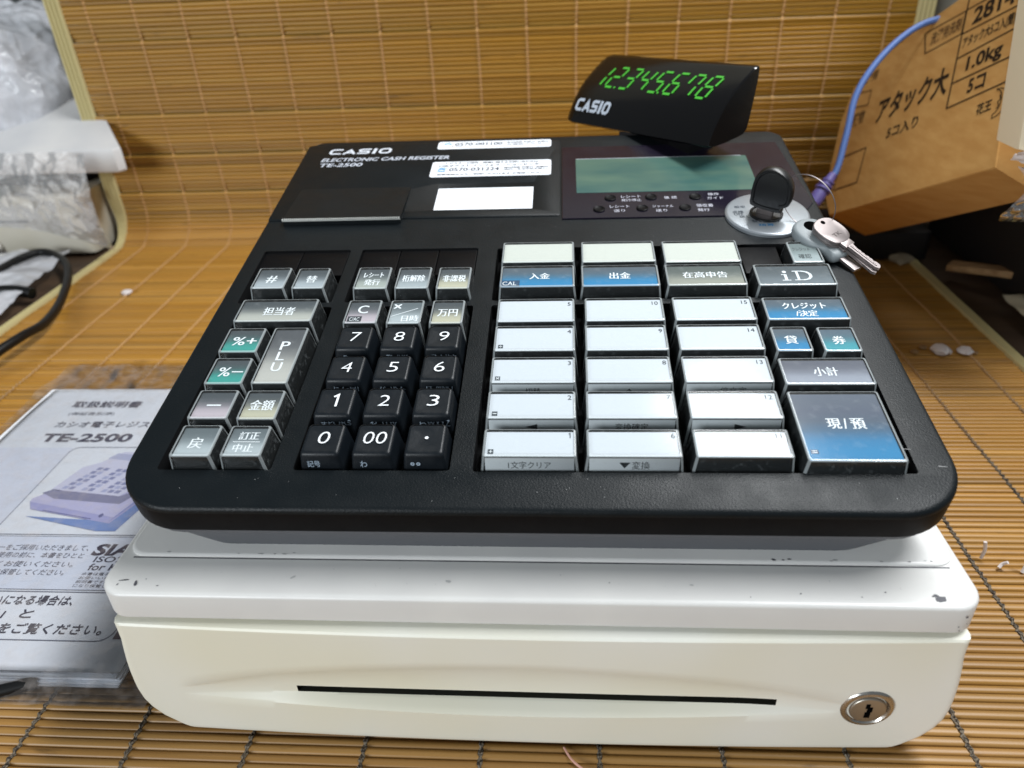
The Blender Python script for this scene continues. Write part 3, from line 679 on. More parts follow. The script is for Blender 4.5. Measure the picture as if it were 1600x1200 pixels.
# ---- keys
G_DK = rgb(78, 84, 88)
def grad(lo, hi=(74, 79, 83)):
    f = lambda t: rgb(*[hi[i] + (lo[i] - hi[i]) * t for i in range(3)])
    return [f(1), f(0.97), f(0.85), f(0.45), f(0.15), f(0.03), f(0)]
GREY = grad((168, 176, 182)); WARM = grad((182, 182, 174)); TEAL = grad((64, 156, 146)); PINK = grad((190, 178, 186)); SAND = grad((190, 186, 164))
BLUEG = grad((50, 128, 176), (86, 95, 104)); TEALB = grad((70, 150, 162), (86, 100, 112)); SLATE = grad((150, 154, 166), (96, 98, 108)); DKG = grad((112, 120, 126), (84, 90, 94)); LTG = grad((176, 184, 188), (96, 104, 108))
HB = -0.0140
def covered_key(name_txt, x0, x1, y0, y1, cols, legends, front=None, front_txt=(), white=False, h=0.0, marks=(), drop=0.0):
    """a black key core with a printed label sheet under a clear cap"""
    bm = B(); g = 0.0008; x0 -= 0.0002; x1 += 0.0002
    fl = 0.0016                                              # flare of the sides towards the bottom
    q = lambda i, hh, r=0.0009: [K(x, y, hh) for x, y in rrect(x0 - i + 0.0, x1 + i, y0 - i * 1.15, y1 + i * .55, r, 3)]
    loft(bm, [q(fl - g, HB), q(-g, h - 0.0011), q(-g - 0.0002, h - 0.0009)], True, True, mi=0)
    T = lambda x, y, z: K(x, y, h - 0.00085 + z)
    e = 0.0010 if not white else 0.0009
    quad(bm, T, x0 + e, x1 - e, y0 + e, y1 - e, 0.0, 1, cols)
    for l in legends:
        s, cx, cy, w, hh = l[:5]; c = l[5] if len(l) > 5 else WHITE
        X, Y = x0 + (x1 - x0) * cx, y0 + (y1 - y0) * cy
        if len(l) > 6: quad(bm, T, X - w * .72, X + w * .72, Y - hh * .85, Y + hh * .85, 0.00005, 1, l[6])
        bo = 0.00012 if c == WHITE and len(l) < 7 else 0.0
        for q_, dx_ in enumerate((-bo, bo) if bo else (0.0,)): text(bm, T, s, X + dx_, Y, w=w, h=hh, col=c, mi=1, z=0.0001 + q_ * 1e-5)
    if front is not None:                                    # sheet folded down over the front side
        ya, yb2, ha, hb = y0 + g - 0.00035, y0 - (fl - g) * 1.15 - 0.0004, h - 0.0013, HB
        TF = lambda x, t, z: K(x, ya + (yb2 - ya) * (1 - t) - z * .9, hb + (ha - hb) * t)
        quad(bm, TF, x0 + e, x1 - e, 0.30, 1.0, 0.00005, 1, front)
        for (s, cx, w, hh) in front_txt:
            text(bm, lambda x, y, z: TF(x, 0.735 + y / (ha - hb), z + 0.00015), s, x0 + (x1 - x0) * cx, 0.0, w=w, h=hh, col=rgb(38, 42, 46), mi=1)
    for mk in marks:
        px, py, w, hh, pts = mk
        X, Y = x0 + (x1 - x0) * px, y0 + (y1 - y0) * py
        for pl in pts: stroke(bm, T, [(X + a * w, Y + b * hh) for a, b in pl], 0.00035, 0.0001, 1, WHITE)
    k = fin(bm, 'key', [INNER, INK], REG, tuple(K((x0 + x1) / 2, (y0 + y1) / 2, HB)))
    k['label'] = name_txt
    bm = B(); b = 0.0005
    rings = [q(fl, HB), q(0.0, h - b), q(-b * .3, h - b * .3), q(-b, h), q(-b - 0.0004, h + 0.0000005)]
    sf = loft(bm, rings, False, True, mi=0, mis=[2, 1, 1, 1], capm=0)
    for kf in range(16):
        if kf % 4 != 3: sf[kf].material_index = 1
    # edge highlights of the cap, painted as milky rim and corner faces
    c = fin(bm, 'key_cover', [CLEAR, GLINT, SIDE], k, tuple(K((x0 + x1) / 2, (y0 + y1) / 2, HB)))
    c.location = (0, 0, 0)
    bm = None
    return k
CK = covered_key
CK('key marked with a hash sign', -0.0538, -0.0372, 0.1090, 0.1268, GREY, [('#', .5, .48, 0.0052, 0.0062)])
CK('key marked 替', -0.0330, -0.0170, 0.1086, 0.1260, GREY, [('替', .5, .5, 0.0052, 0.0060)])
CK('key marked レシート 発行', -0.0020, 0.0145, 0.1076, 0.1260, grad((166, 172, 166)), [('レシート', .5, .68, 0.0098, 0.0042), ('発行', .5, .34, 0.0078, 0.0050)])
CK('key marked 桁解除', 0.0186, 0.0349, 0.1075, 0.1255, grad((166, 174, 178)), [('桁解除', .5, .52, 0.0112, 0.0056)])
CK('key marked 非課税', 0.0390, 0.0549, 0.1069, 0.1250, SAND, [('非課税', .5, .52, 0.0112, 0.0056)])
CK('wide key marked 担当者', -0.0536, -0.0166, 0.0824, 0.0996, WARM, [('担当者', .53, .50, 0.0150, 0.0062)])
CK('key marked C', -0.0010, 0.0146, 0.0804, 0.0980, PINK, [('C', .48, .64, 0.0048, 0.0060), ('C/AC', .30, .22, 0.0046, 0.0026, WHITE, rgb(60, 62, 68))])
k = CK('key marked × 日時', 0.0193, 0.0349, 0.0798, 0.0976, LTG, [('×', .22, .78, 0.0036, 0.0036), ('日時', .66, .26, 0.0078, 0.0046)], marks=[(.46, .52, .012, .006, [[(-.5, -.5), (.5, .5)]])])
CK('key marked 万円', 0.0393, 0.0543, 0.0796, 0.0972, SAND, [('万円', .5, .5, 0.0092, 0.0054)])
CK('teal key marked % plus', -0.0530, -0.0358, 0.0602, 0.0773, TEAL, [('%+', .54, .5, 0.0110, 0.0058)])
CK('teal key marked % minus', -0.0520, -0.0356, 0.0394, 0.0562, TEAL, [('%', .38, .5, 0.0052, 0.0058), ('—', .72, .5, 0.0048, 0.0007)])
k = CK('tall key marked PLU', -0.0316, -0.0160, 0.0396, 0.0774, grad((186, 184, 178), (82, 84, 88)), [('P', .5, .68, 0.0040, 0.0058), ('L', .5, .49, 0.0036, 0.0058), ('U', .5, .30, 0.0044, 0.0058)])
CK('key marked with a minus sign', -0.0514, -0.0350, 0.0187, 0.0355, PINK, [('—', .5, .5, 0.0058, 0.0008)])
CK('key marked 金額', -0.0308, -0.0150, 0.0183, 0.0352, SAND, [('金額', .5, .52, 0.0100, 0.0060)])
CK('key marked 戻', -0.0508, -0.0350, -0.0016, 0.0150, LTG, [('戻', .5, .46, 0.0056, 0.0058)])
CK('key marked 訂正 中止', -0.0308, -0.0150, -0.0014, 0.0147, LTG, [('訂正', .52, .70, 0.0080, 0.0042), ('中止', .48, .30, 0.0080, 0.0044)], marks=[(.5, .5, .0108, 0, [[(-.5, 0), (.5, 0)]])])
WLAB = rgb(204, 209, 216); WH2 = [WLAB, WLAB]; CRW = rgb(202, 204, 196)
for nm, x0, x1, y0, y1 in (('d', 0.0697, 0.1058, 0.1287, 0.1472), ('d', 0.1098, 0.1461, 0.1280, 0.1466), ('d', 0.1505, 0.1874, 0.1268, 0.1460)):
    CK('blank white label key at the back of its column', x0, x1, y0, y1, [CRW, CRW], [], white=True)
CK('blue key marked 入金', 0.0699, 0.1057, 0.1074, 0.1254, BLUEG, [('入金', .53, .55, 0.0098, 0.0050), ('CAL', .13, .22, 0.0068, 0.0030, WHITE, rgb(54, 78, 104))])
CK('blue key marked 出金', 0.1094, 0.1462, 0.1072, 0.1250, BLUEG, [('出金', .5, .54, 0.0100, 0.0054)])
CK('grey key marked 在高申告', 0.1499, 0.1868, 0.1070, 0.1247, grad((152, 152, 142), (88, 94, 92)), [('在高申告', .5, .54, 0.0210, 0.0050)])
k = CK('dark key with a pay-service logo', 0.1920, 0.2278, 0.1062, 0.1236, DKG, [])
# serif-like letters i and D on that key
def serif_id(x0, x1, y0, y1):
    bm = B(); T = lambda x, y, z: K(x, y, -0.00072 + z); cx = (x0 + x1) / 2 + 0.001; b, t = y0 + 0.0045, y0 + 0.0125; w = rgb(220, 224, 228)
    stroke(bm, T, [(cx - 0.0052, b), (cx - 0.0052, b + 0.0052)], 0.0014, 0, 0, w); stroke(bm, T, [(cx - 0.0072, b + .0003), (cx - 0.0032, b + .0003)], 0.0006, 1e-5, 0, w); stroke(bm, T, [(cx - 0.0070, b + .0050), (cx - 0.0052, b + .0050)], 0.0006, 1e-5, 0, w)
    poly(bm, [T(cx - 0.0052 + 0.001 * math.cos(a * math.pi / 6), b + 0.0072 + 0.001 * math.sin(a * math.pi / 6), 0) for a in range(12)], 0, w)
    stroke(bm, T, [(cx + 0.0005, b), (cx + 0.0005, t)], 0.0012, 0, 0, w)
    pts = [(cx - 0.0015, t - .0003), (cx + 0.0025, t - .0003), (cx + .0048, t - 0.0009), (cx + 0.0062, t - 0.0024), (cx + 0.0065, (b + t) / 2), (cx + 0.0062, b + 0.0024), (cx + 0.0048, b + 0.0009), (cx + 0.0025, b + .0003), (cx - 0.0015, b + .0003)]
    for i in range(len(pts) - 1): stroke(bm, T, [pts[i], pts[i + 1]], 0.0006 + 0.0009 * math.sin(math.pi * (i + .5) / (len(pts) - 1)) ** 2, 1e-5 * (i + 1), 0, w)
    o = fin(bm, 'key_lettering', [INK], k, tuple(K((x0 + x1) / 2, (y0 + y1) / 2, HB)), smooth=0); o.location = (0, 0, 0)
serif_id(0.1920, 0.2278, 0.1062, 0.1236)
CK('half width grey key beneath the grey key head', 0.2120, 0.2266, 0.1250, 0.1436, grad((158, 168, 170), (112, 122, 122)), [('クレジット', .42, .68, 0.0085, 0.0030, rgb(60, 66, 68)), ('確認', .46, .34, 0.0062, 0.0040, rgb(60, 66, 68))])
FW = [rgb(224, 229, 233), rgb(230, 234, 238)]
def box_mark(sym):
    return [('=' if sym == '=' else sym, .085, .24, 0.0016, 0.0014, WHITE, rgb(70, 76, 82))]
rowsy = {5: (0.0803, 0.0976), 4: (0.0598, 0.0772), 3: (0.0393, 0.0556), 2: (0.0187, 0.0343), 1: (-0.0012, 0.0130)}
colsx = [(0.0701, 0.1049, 0.0004), (0.1091, 0.1437, 0.0026), (0.1489, 0.1838, 0.0030)]
NB = rgb(48, 52, 58)
fronts = {(3, 0): [('切替', .5, 0.0062, 0.0032)], (3, 1): [('▲', .5, 0.0040, 0.0022)], (3, 2): [('倍文字', .55, 0.0104, 0.0034)], (2, 0): [('◀', .5, 0.0048, 0.0028)], (2, 1): [('変換確定', .5, 0.0128, 0.0034)], (2, 2): [('▶', .55, 0.0048, 0.0028)],
          (1, 0): [('1文字クリア', .5, 0.0160, 0.0034)], (1, 1): [('▼', .40, 0.0042, 0.0028), ('変換', .57, 0.0066, 0.0038)]}
signs = {4: '÷', 3: '×', 2: '−', 1: '+'}
for r_ in (5, 4, 3, 2, 1):
    for c_ in (0, 1, 2):
        num = r_ + 5 * c_; y0, y1 = rowsy[r_]; xa, xb, gx = colsx[c_]; t = (r_ - 1) / 4
        x0, x1 = xa + gx * t * (0.2 if c_ == 0 else .5), xb + gx * t * (.8 if c_ else 1.2)
        leg = [(str(num), .93 if num < 10 else .90, .80, None, 0.0025, NB)]
        if c_ == 0 and r_ in signs: leg.append((signs[r_], .085, .22, 0.0015, 0.0014 if signs[r_] != '−' else 0.0003, WHITE, rgb(66, 72, 78)) if signs[r_] != '−' else ('−', .085, .22, 0.0015, 0.0003, WHITE))
        fr = FW if (r_, c_) in fronts else None
        kk = CK('white department key numbered %d' % num, x0, x1, y0, y1, WH2, [l for l in leg if l[0] != '−'], front=fr, front_txt=fronts.get((r_, c_), ()), white=True)
        if c_ == 0 and r_ == 2:
            bm = B(); T = lambda x, y, z: K(x, y, -0.00072 + z); X, Y = x0 + 0.0030, y0 + 0.0034
            quad(bm, T, X - .0011, X + .0011, Y - .0012, Y + .0012, -0.00004, 0, rgb(66, 72, 78)); quad(bm, T, X - .0008, X + .0008, Y - .0002, Y + .0002, 0, 0, WHITE)
            o = fin(bm, 'key_lettering', [INK], kk, tuple(K((x0 + x1) / 2, (y0 + y1) / 2, HB)), smooth=0); o.location = (0, 0, 0)
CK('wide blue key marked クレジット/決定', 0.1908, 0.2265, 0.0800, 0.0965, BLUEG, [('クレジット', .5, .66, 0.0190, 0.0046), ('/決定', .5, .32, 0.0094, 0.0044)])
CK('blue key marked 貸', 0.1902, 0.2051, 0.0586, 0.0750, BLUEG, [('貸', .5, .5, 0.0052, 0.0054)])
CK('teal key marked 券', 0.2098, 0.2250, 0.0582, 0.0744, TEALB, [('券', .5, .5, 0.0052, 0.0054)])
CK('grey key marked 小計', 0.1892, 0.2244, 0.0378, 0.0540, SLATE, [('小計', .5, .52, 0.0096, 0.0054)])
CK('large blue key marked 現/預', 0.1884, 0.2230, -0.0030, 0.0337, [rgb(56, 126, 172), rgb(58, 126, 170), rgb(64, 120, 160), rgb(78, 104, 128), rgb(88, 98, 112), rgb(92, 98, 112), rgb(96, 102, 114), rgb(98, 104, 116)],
   [('現', .40, .535, 0.0050, 0.0054), ('/', .52, .535, 0.0012, 0.0054), ('預', .655, .535, 0.0052, 0.0056), ('=', .10, .145, 0.0020, 0.0012, WHITE, rgb(48, 78, 108))])
# black number keys
nums = [('0', '00', '·'), ('1', '2', '3'), ('4', '5', '6'), ('7', '8', '9')]
sub = [(('記号', ''), ('わ', ''), ('゛゜', '')), (('ま', 'PQRS'), ('や', 'TUV'), ('ら', 'WXYZ')), (('た', 'GHI'), ('な', 'JKL'), ('は', 'MNO')), (('あ', ''), ('か', 'ABC'), ('さ', 'DEF'))]
for r_ in range(4):
    for c_ in range(3):
        x0 = c_ * 0.02005 + 0.0002 - 0.0006 * (r_ == 3); x1 = x0 + 0.0147; y0 = r_ * 0.0207; y1 = y0 + 0.0157
        bm = B(); N_ = 4
        def ring(i, hh, r=0.0014): return [K(x, y, hh) for x, y in rrect(x0 - i, x1 + i, y0 - i * 1.25, y1 + i * .5, r, 4)]
        loft(bm, [ring(0.0018, HB), ring(0.0003, -0.0016), ring(0.0, -0.0006), ring(-0.0005, -0.0001), ring(-0.0010, 0.0)], True, False)
        # gently dished top
        a_, b_, c2, d_ = x0 + .001, x1 - .001, y0 + .001, y1 - .001
        rg = [[K(x, y, 0.0) for x, y in rrect(a_, b_, c2, d_, 0.0014, 4)]]
        for i, dp in ((0.0015, -0.00012), (0.0035, -0.0003), (0.0055, -0.00038)):
            rg.append([K(x, y, dp) for x, y in rrect(a_ + i, b_ - i, c2 + i, d_ - i, max(0.0003, 0.0014 - i * .2), 4)])
        loft(bm, rg, False, True)
        T = lambda x, y, z: K(x, y, 0.00004 + z); s = nums[r_][c_]; X, Y = (x0 + x1) / 2 + 0.0003, (y0 + y1) / 2 + 0.0004
        if s == '·': poly(bm, [T(X + 0.0007 * math.cos(a * math.pi / 8), Y + 0.0007 * math.sin(a * math.pi / 8), 0) for a in range(16)], 1, WHITE)
        elif s == '1': stroke(bm, T, [(X - 0.0013, Y + 0.0022), (X + 0.0004, Y + 0.0034), (X + 0.0004, Y - 0.0034)], 0.0009, 0, 1, WHITE)
        else: text(bm, T, s, X, Y, w=0.0045 if len(s) == 1 and s != '1' else (0.0028 if s == '1' else 0.0090), h=0.0062, col=WHITE, mi=1, off=-0.012, skew=0.08)
        fy0, fy1, fh0, fh1 = y0 - 0.0002, y0 - 0.0018 * 1.25, -0.0016, HB
        TF = lambda x, t, z: K(x, fy0 + (fy1 - fy0) * t - 0.00015, fh0 + (fh1 - fh0) * t)
        kana, lat = sub[r_][c_]; tc_ = rgb(176, 192, 208)
        if kana and s != '·': text(bm, lambda x, y, z: TF(x, (0.195 if r_ else 0.27) - y / 0.0124, z), kana, x0 + (0.0040 if len(kana) < 2 else 0.0046), 0, w=0.0026 if len(kana) < 2 else 0.0050, h=0.0030, col=tc_, mi=1)
        if s == '·':
            for ddx in (0.0028, 0.0050): stroke(bm, lambda x, y, z: TF(x, 0.26 - y / 0.0124, z), [(x0 + ddx + 0.0006 * math.cos(a * math.pi / 3), 0.0006 * math.sin(a * math.pi / 3)) for a in range(6)], 0.0004, 0, 1, tc_, closed=True)
        if lat: text(bm, lambda x, y, z: TF(x, 0.195 - y / 0.0124, z), lat, x0 + 0.0103, 0, w=0.0023 * len(lat), h=0.0030, col=tc_, mi=1)
        o = fin(bm, 'key', [CAP, INK], REG, tuple(K((x0 + x1) / 2, (y0 + y1) / 2, HB))); o['label'] = 'black number key marked %s' % ('with a dot' if s == '·' else s)
# flush blank plates
for (a, b, c, d) in [(-0.0600, -0.0392, 0.1292, 0.1516), (-0.0388, -0.0140, 0.1292, 0.1516), (-0.0063, 0.0138, 0.1284, 0.1516), (0.0142, 0.0344, 0.1284, 0.1516), (0.0348, 0.0550, 0.1284, 0.1516), (0.1904, 0.2096, 0.1262, 0.1498)]:
    bm = B(); box(bm, a, b, c, d, HB, -0.0068, T=K, b=0.0003); fin(bm, 'blank_plate', [DARK], REG)

# ---- customer display on its neck
DP = Vector((0.0958, 0.2586, 0.1798)); AX = Vector((-0.6229, 0.7817, -0.0318)).normalized(); E2 = Vector((-0.7821, -0.6232, 0)).normalized(); E3 = AX.cross(E2).normalized()
LEN = 0.1350
def D(s, a, b): return DP + AX * s + E2 * a + E3 * b
prof = [(-0.0440, 0.0388), (-0.0425, 0.0392), (-0.0400, 0.0372), (-0.0325, 0.0292), (-0.0262, 0.0232), (-0.0200, 0.0172), (-0.0145, 0.0115), (-0.0091, 0.0062), (-0.0045, 0.0012), (-0.0030, -0.0005), (-0.0045, -0.0016),
        (-0.0100, -0.0020), (-0.0200, -0.0012), (-0.0277, 0.0000), (-0.0340, 0.0012), (-0.0372, 0.0040), (-0.0392, 0.0110), (-0.0420, 0.0240), (-0.0438, 0.0335)]
# convex front: push the middle of the front face out a little
prof = [(a, b) for a, b in prof]
bulge = [0, 0, .0010, .0036, .0048, .0050, .0042, .0026, .0008, 0, 0] + [0] * 8
prof = [(a + .72 * q, b + .70 * q) for (a, b), q in zip(prof, bulge)]
cx_, cy_ = -0.026, 0.014
def pr(s, k): return [D(s, cx_ + (a - cx_) * k, cy_ + (b - cy_) * k) for a, b in prof]
bm = B(); loft(bm, [pr(0.0, 0.965), pr(0.0006, 0.985), pr(0.0016, 1.0), pr(LEN - 0.009, 1.0), pr(LEN - 0.005, 0.97), pr(LEN - 0.002, 0.90), pr(LEN, 0.76)])
bmesh.ops.recalc_face_normals(bm, faces=bm.faces)
# neck and foot
for s0, s1, a0_, a1_, z0, z1 in ((0.030, 0.088, -0.036, -0.014, -0.014, 0.004), (0.022, 0.060, -0.034, -0.012, -0.016, -0.004)):
    c = [D(s0, a0_, 0), D(s1, a0_, 0), D(s1, a1_, 0), D(s0, a1_, 0)]
    loft(bm, [[p + Vector((0, 0, z0)) for p in c], [p + Vector((0, 0, z1)) for p in c]])
# surface frame on the front face: u along the display (left to right), v up the face
def front_pt(s, v):
    pts = [prof[i] for i in range(9, 0, -1)]; tot = 0; seg = []
    for i in range(len(pts) - 1):
        l = math.dist(pts[i], pts[i + 1]); seg.append(l); tot += l
    d = v * tot
    for i, l in enumerate(seg):
        if d <= l or i == len(seg) - 1:
            t = d / l; a = pts[i][0] + (pts[i + 1][0] - pts[i][0]) * t; b = pts[i][1] + (pts[i + 1][1] - pts[i][1]) * t
            tx, ty = pts[i + 1][0] - pts[i][0], pts[i + 1][1] - pts[i][1]; nl = math.hypot(tx, ty)
            return a + 0.00025 * ty / nl * 1, b - 0.00025 * tx / nl * 1
        d -= l
FT = 0.0560
def TDsp(x, y, z):
    a, b = front_pt(0, y / FT); n2 = Vector((0.7, 0.72)); return D(LEN - x, a + n2.x * (0.0003 + z), b + n2.y * (0.0003 + z))
logo(bm, TDsp, 0.0085, 0.0078, 0.0370, 0.0086, rgb(186, 194, 206), mi=1, it=0.0)
DSP = fin(bm, 'customer_display', [DISP, INK], REG)
# seven segment digits
def seg7(bm, ch, x, y, w, h, t, mi, it=0.22):
    S7 = {'1': 'bc', '2': 'abged', '3': 'abgcd', '4': 'fgbc', '5': 'afgcd', '6': 'afgedc', '7': 'fabc', '8': 'abcdefg'}[ch]
    e = t * 0.62
    P7 = {'a': ((e, h), (w - e, h)), 'g': ((e, h / 2), (w - e, h / 2)), 'd': ((e, 0), (w - e, 0)), 'f': ((0, h / 2 + e), (0, h - e)), 'b': ((w, h / 2 + e), (w, h - e)), 'e': ((0, e), (0, h / 2 - e)), 'c': ((w, e), (w, h / 2 - e))}
    for c in S7:
        (ax, ay), (bx, by) = P7[c]; stroke(bm, TDsp, [(x + ax + it * ay, y + ay), (x + (ax * 3 + bx) / 4 + it * (ay * 3 + by) / 4, y + (ay * 3 + by) / 4), (x + (ax + bx) / 2 + it * (ay + by) / 2, y + (ay + by) / 2), (x + bx + it * by, y + by)], t, 0, mi)
bm = B(); xx = 0.0135
for i, ch in enumerate('12345678'):
    mi = 1 if ch in '267' and False else 0
    seg7(bm, ch, xx + 0.0136 * i, 0.0268, 0.0080, 0.0165, 0.0016, mi)
    if ch in '25': quad(bm, TDsp, xx + 0.0136 * i + 0.0094, xx + 0.0136 * i + 0.0108, 0.0262, 0.0275, 0, 0, (0, 1, 0, 1))
fin(bm, 'display_digits', [VFD, VFDDIM], DSP, smooth=0)

# ================================================================== bunch of keys in the mode dial
KB = thing('bunch_of_keys', 'bunch of keys, black headed key standing in the dial, grey headed and steel keys hanging', 'keys', tuple(K(dx, dy, 0)))
KL = tuple(K(dx, dy, 0))
def kfin(bm, name, mats, sm=38):
    o = fin(bm, name, mats, KB, KL, smooth=sm); o.location = (0, 0, 0); return o
# black key: flat D-shaped head standing upright
kc = K(0.2090, 0.1775, -0.003); kd = Vector((0.83, -0.52, 0.0)).normalized(); kd = (kd - KH * kd.dot(KH)).normalized(); kn = KH.cross(kd).normalized()
def KK(u, v, w): return kc + kd * u + KH * v + kn * w
bm = B()
hp = [(-0.0070, 0.0035), (0.0078, 0.0028), (0.0082, 0.0055), (0.0118, 0.0078), (0.0124, 0.0140), (0.0112, 0.0195), (0.0075, 0.0240), (0.0020, 0.0262), (-0.0035, 0.0252), (-0.0072, 0.0215), (-0.0086, 0.0160), (-0.0088, 0.0080)]
hp = [(p.x, p.y) for p in spline([(a, b, 0) for a, b in hp], 4, closed=True)]
cxk, cyk = 0.0015, 0.0145
sc = lambda k: [(cxk + (a - cxk) * k, cyk + (b - cyk) * k) for a, b in hp]
loft(bm, [[KK(a, b, w) for a, b in sc(k)] for k, w in ((0.80, -0.0019), (0.84, -0.0026), (0.96, -0.0027), (1.0, -0.0017), (1.0, 0.0017), (0.96, 0.0027), (0.84, 0.0026), (0.80, 0.0019))])
for f in loft(bm, [[KK(a, b, w) for a, b in [(p[0] * .5 + .0008, p[1] * .0 + h_) for p in [(-.007, 0), (.007, 0), (.007, .002), (-.007, .002)]]] for w, h_ in ((0, 0),)] * 1 + [[KK(a, 0.004, w) for a, w in ((-.005, -.001), (.005, -.001), (.005, .001), (-.005, .001))]], False, False): pass
box(bm, -0.0045, 0.0045, -0.0011, 0.0011, -0.001, 0.005, T=lambda a, b, c: KK(a, c, b), b=0.0002, mi=1)
disc_stack(bm, lambda a, b, h: KK(0.0068 + a, 0.0180 + b, h), [(0.0014, 0.0031), (0.0014, 0.0036), (0.0010, 0.0038)], 14, mi=1)
bmesh.ops.recalc_face_normals(bm, faces=bm.faces)
kfin(bm, 'black_key', [BLACKKEY, STEEL], 28)
# wire ring
ra = KK(0.0070, 0.0182, 0.0); rb_ = K(0.2360, 0.1535, 0.0062)
bm = B(); mid_ = (ra + rb_) / 2; d1 = (rb_ - ra) / 2; d2 = (KH * 0.35 + KY * -0.2 + Vector((0.12, 0, 0))); d2 = (d2 - d1 * d2.dot(d1) / d1.length_squared).normalized() * d1.length
tube(bm, [mid_ + d1 * math.cos(t * 2 * math.pi / 48) + d2 * math.sin(t * 2 * math.pi / 48) for t in range(48)], 0.00024, 6, closed=True)
kfin(bm, 'key_ring', [STEEL])
# grey plastic headed key lying on the deck corner, sloping down to the right
gd = (K(0.2425, 0.1262, -0.0035) - K(0.2272, 0.1500, 0.0008)); gdir = gd.normalized(); gn = (KH - gdir * KH.dot(gdir)).normalized(); gs = gn.cross(gdir).normalized()
g0 = K(0.2272, 0.1500, -0.0004)
def GK(u, v, w): return g0 + gdir * u + gs * v + gn * w
bm = B()
gp = spline([(-0.0110, 0, 0), (-0.0085, 0.0068, 0), (-0.002, 0.0098, 0), (0.006, 0.0092, 0), (0.0125, 0.0056, 0), (0.0195, 0.0050, 0), (0.0195, -0.0050, 0), (0.0125, -0.0056, 0), (0.006, -0.0092, 0), (-0.002, -0.0098, 0), (-0.0085, -0.0068, 0)], 5, closed=True)
gsr = lambda k: [(0.002 + (p.x - 0.002) * k, p.y * k) for p in gp]
loft(bm, [[GK(a, b, w) for a, b in gsr(k)] for k, w in ((0.86, -0.0030), (0.95, -0.0024), (1.0, -0.0010), (1.0, 0.0012), (0.95, 0.0024), (0.86, 0.0030))])
# dark ring hole of the head
disc_stack(bm, lambda a, b, h: GK(-0.0035 + a * 1.3, 0.0008 + b * 1.3, h), [(0.0030, 0.0024), (0.0030, 0.00305), (0.0024, 0.0031)], 20, mi=1)
box(bm, 0.018, 0.030, -0.0026, 0.0026, -0.0008, 0.0008, T=GK, b=0.0003, mi=2)
kfin(bm, 'grey_key', [GREYKEY, HOLE, STEEL])
# two steel keys on the ring
def steel_key(ang, lift, off, name):
    a0 = math.radians(ang); u = gdir * math.cos(a0) + gs * math.sin(a0); v = gn.cross(u).normalized(); o0 = GK(0.0, 0.0, lift) + gs * off[1] + gdir * off[0]
    u = (u - gn * 0.10).normalized()
    T = lambda a, b, w: o0 + u * (a * 0.9) + v * (b * 0.88) + gn * w
    bm = B()
    hd = spline([(-0.0085, 0, 0), (-0.006, 0.0070, 0), (0.001, 0.0088, 0), (0.008, 0.0074, 0), (0.0112, 0.0030, 0), (0.0112, -0.0030, 0), (0.008, -0.0074, 0), (0.001, -0.0088, 0), (-0.006, -0.0070, 0)], 5, closed=True)
    s_ = lambda k: [(0.001 + (p.x - .001) * k, p.y * k) for p in hd]
    loft(bm, [[T(a, b, w) for a, b in s_(k)] for k, w in ((0.96, -0.0009), (1.0, -0.0006), (1.0, 0.0006), (0.96, 0.0009))])
    box(bm, 0.0102, 0.0150, -0.0038, 0.0038, -0.0007, 0.0007, T=T, b=0.0003)
    bl = [(0.014, -0.0022), (0.033, -0.0022), (0.035, -0.0008), (0.0345, 0.0006)]
    x = 0.0335
    while x > 0.016:
        bl += [(x, random.uniform(0.0010, 0.0022)), (x - 0.0012, random.uniform(0.0006, 0.0018))]; x -= 0.0026
    bl.append((0.014, 0.0022))
    r0 = [T(a, b, -0.0007) for a, b in bl]; r1 = [T(a, b, 0.0007) for a, b in bl]; loft(bm, [r0, r1])
    box(bm, 0.0152, 0.0330, -0.0010, -0.0002, 0.0005, 0.0011, T=T, b=0.0002)
    disc_stack(bm, lambda a, b, h: T(-0.0052 + a, 0.0005 + b, h), [(0.0014, 0.0005), (0.0014, 0.00096)], 14, mi=1)
    text(bm, lambda a, b, w: T(0.0052 + b * -1, a, w + 0.00095), 'TK', 0, 0.0, w=0.0062, h=0.0026, col=rgb(90, 84, 82), mi=2, off=0.01)
    bmesh.ops.recalc_face_normals(bm, faces=bm.faces)
    kfin(bm, name, [STEEL, HOLE, INK])
steel_key(3, 0.0046, (0.0058, 0.0026), 'steel_key')
steel_key(7, 0.0064, (0.0056, 0.0022), 'steel_key')

# ================================================================== manual in its plastic bag
MZ = 0.0075
bm = B(); W_ = rgb(222, 226, 236)
for i in range(5):                                              # a small stack of sheets
    z0 = 0.0016 + i * 0.00125; j = random.uniform(-.0012, .0012); jj = random.uniform(-.001, .001)
    a = [Vector((x + j - 0.0005 * i, y + jj, 0)) for x, y in rrect(-0.3725, -0.1895, 0.0180 + 0.0008 * i, 0.2690 + 0.0003 * i, 0.0008, 2)]
    loft(bm, [[p + Vector((0, 0, z0)) for p in a], [p + Vector((0, 0, z0 + 0.0008)) for p in a]])
zc = 0.0016 + 5 * 0.00125
MANL = (-0.28, 0.14, 0.0)
man = thing('instruction_manual', 'white instruction manual with a grey picture of a register on its cover', 'manual', MANL)
a = [Vector((x, y, 0)) for x, y in rrect(-0.3725, -0.1895, 0.0215, 0.2695, 0.0008, 2)]
loft(bm, [[p + Vector((0, 0, zc - .0004)) for p in a], [p + Vector((0, 0, zc)) for p in a]])
T = lambda x, y, z: Vector((x, y, zc + 0.00015 + z))
IK = rgb(72, 72, 90); IK2 = rgb(58, 58, 76); LN = rgb(120, 124, 140)
quad(bm, T, -0.3720, -0.1900, 0.0705, 0.1100, 0, 1, rgb(214, 219, 232))
quad(bm, T, -0.3720, -0.3140, 0.1100, 0.1950, 0, 1, rgb(218, 222, 234))
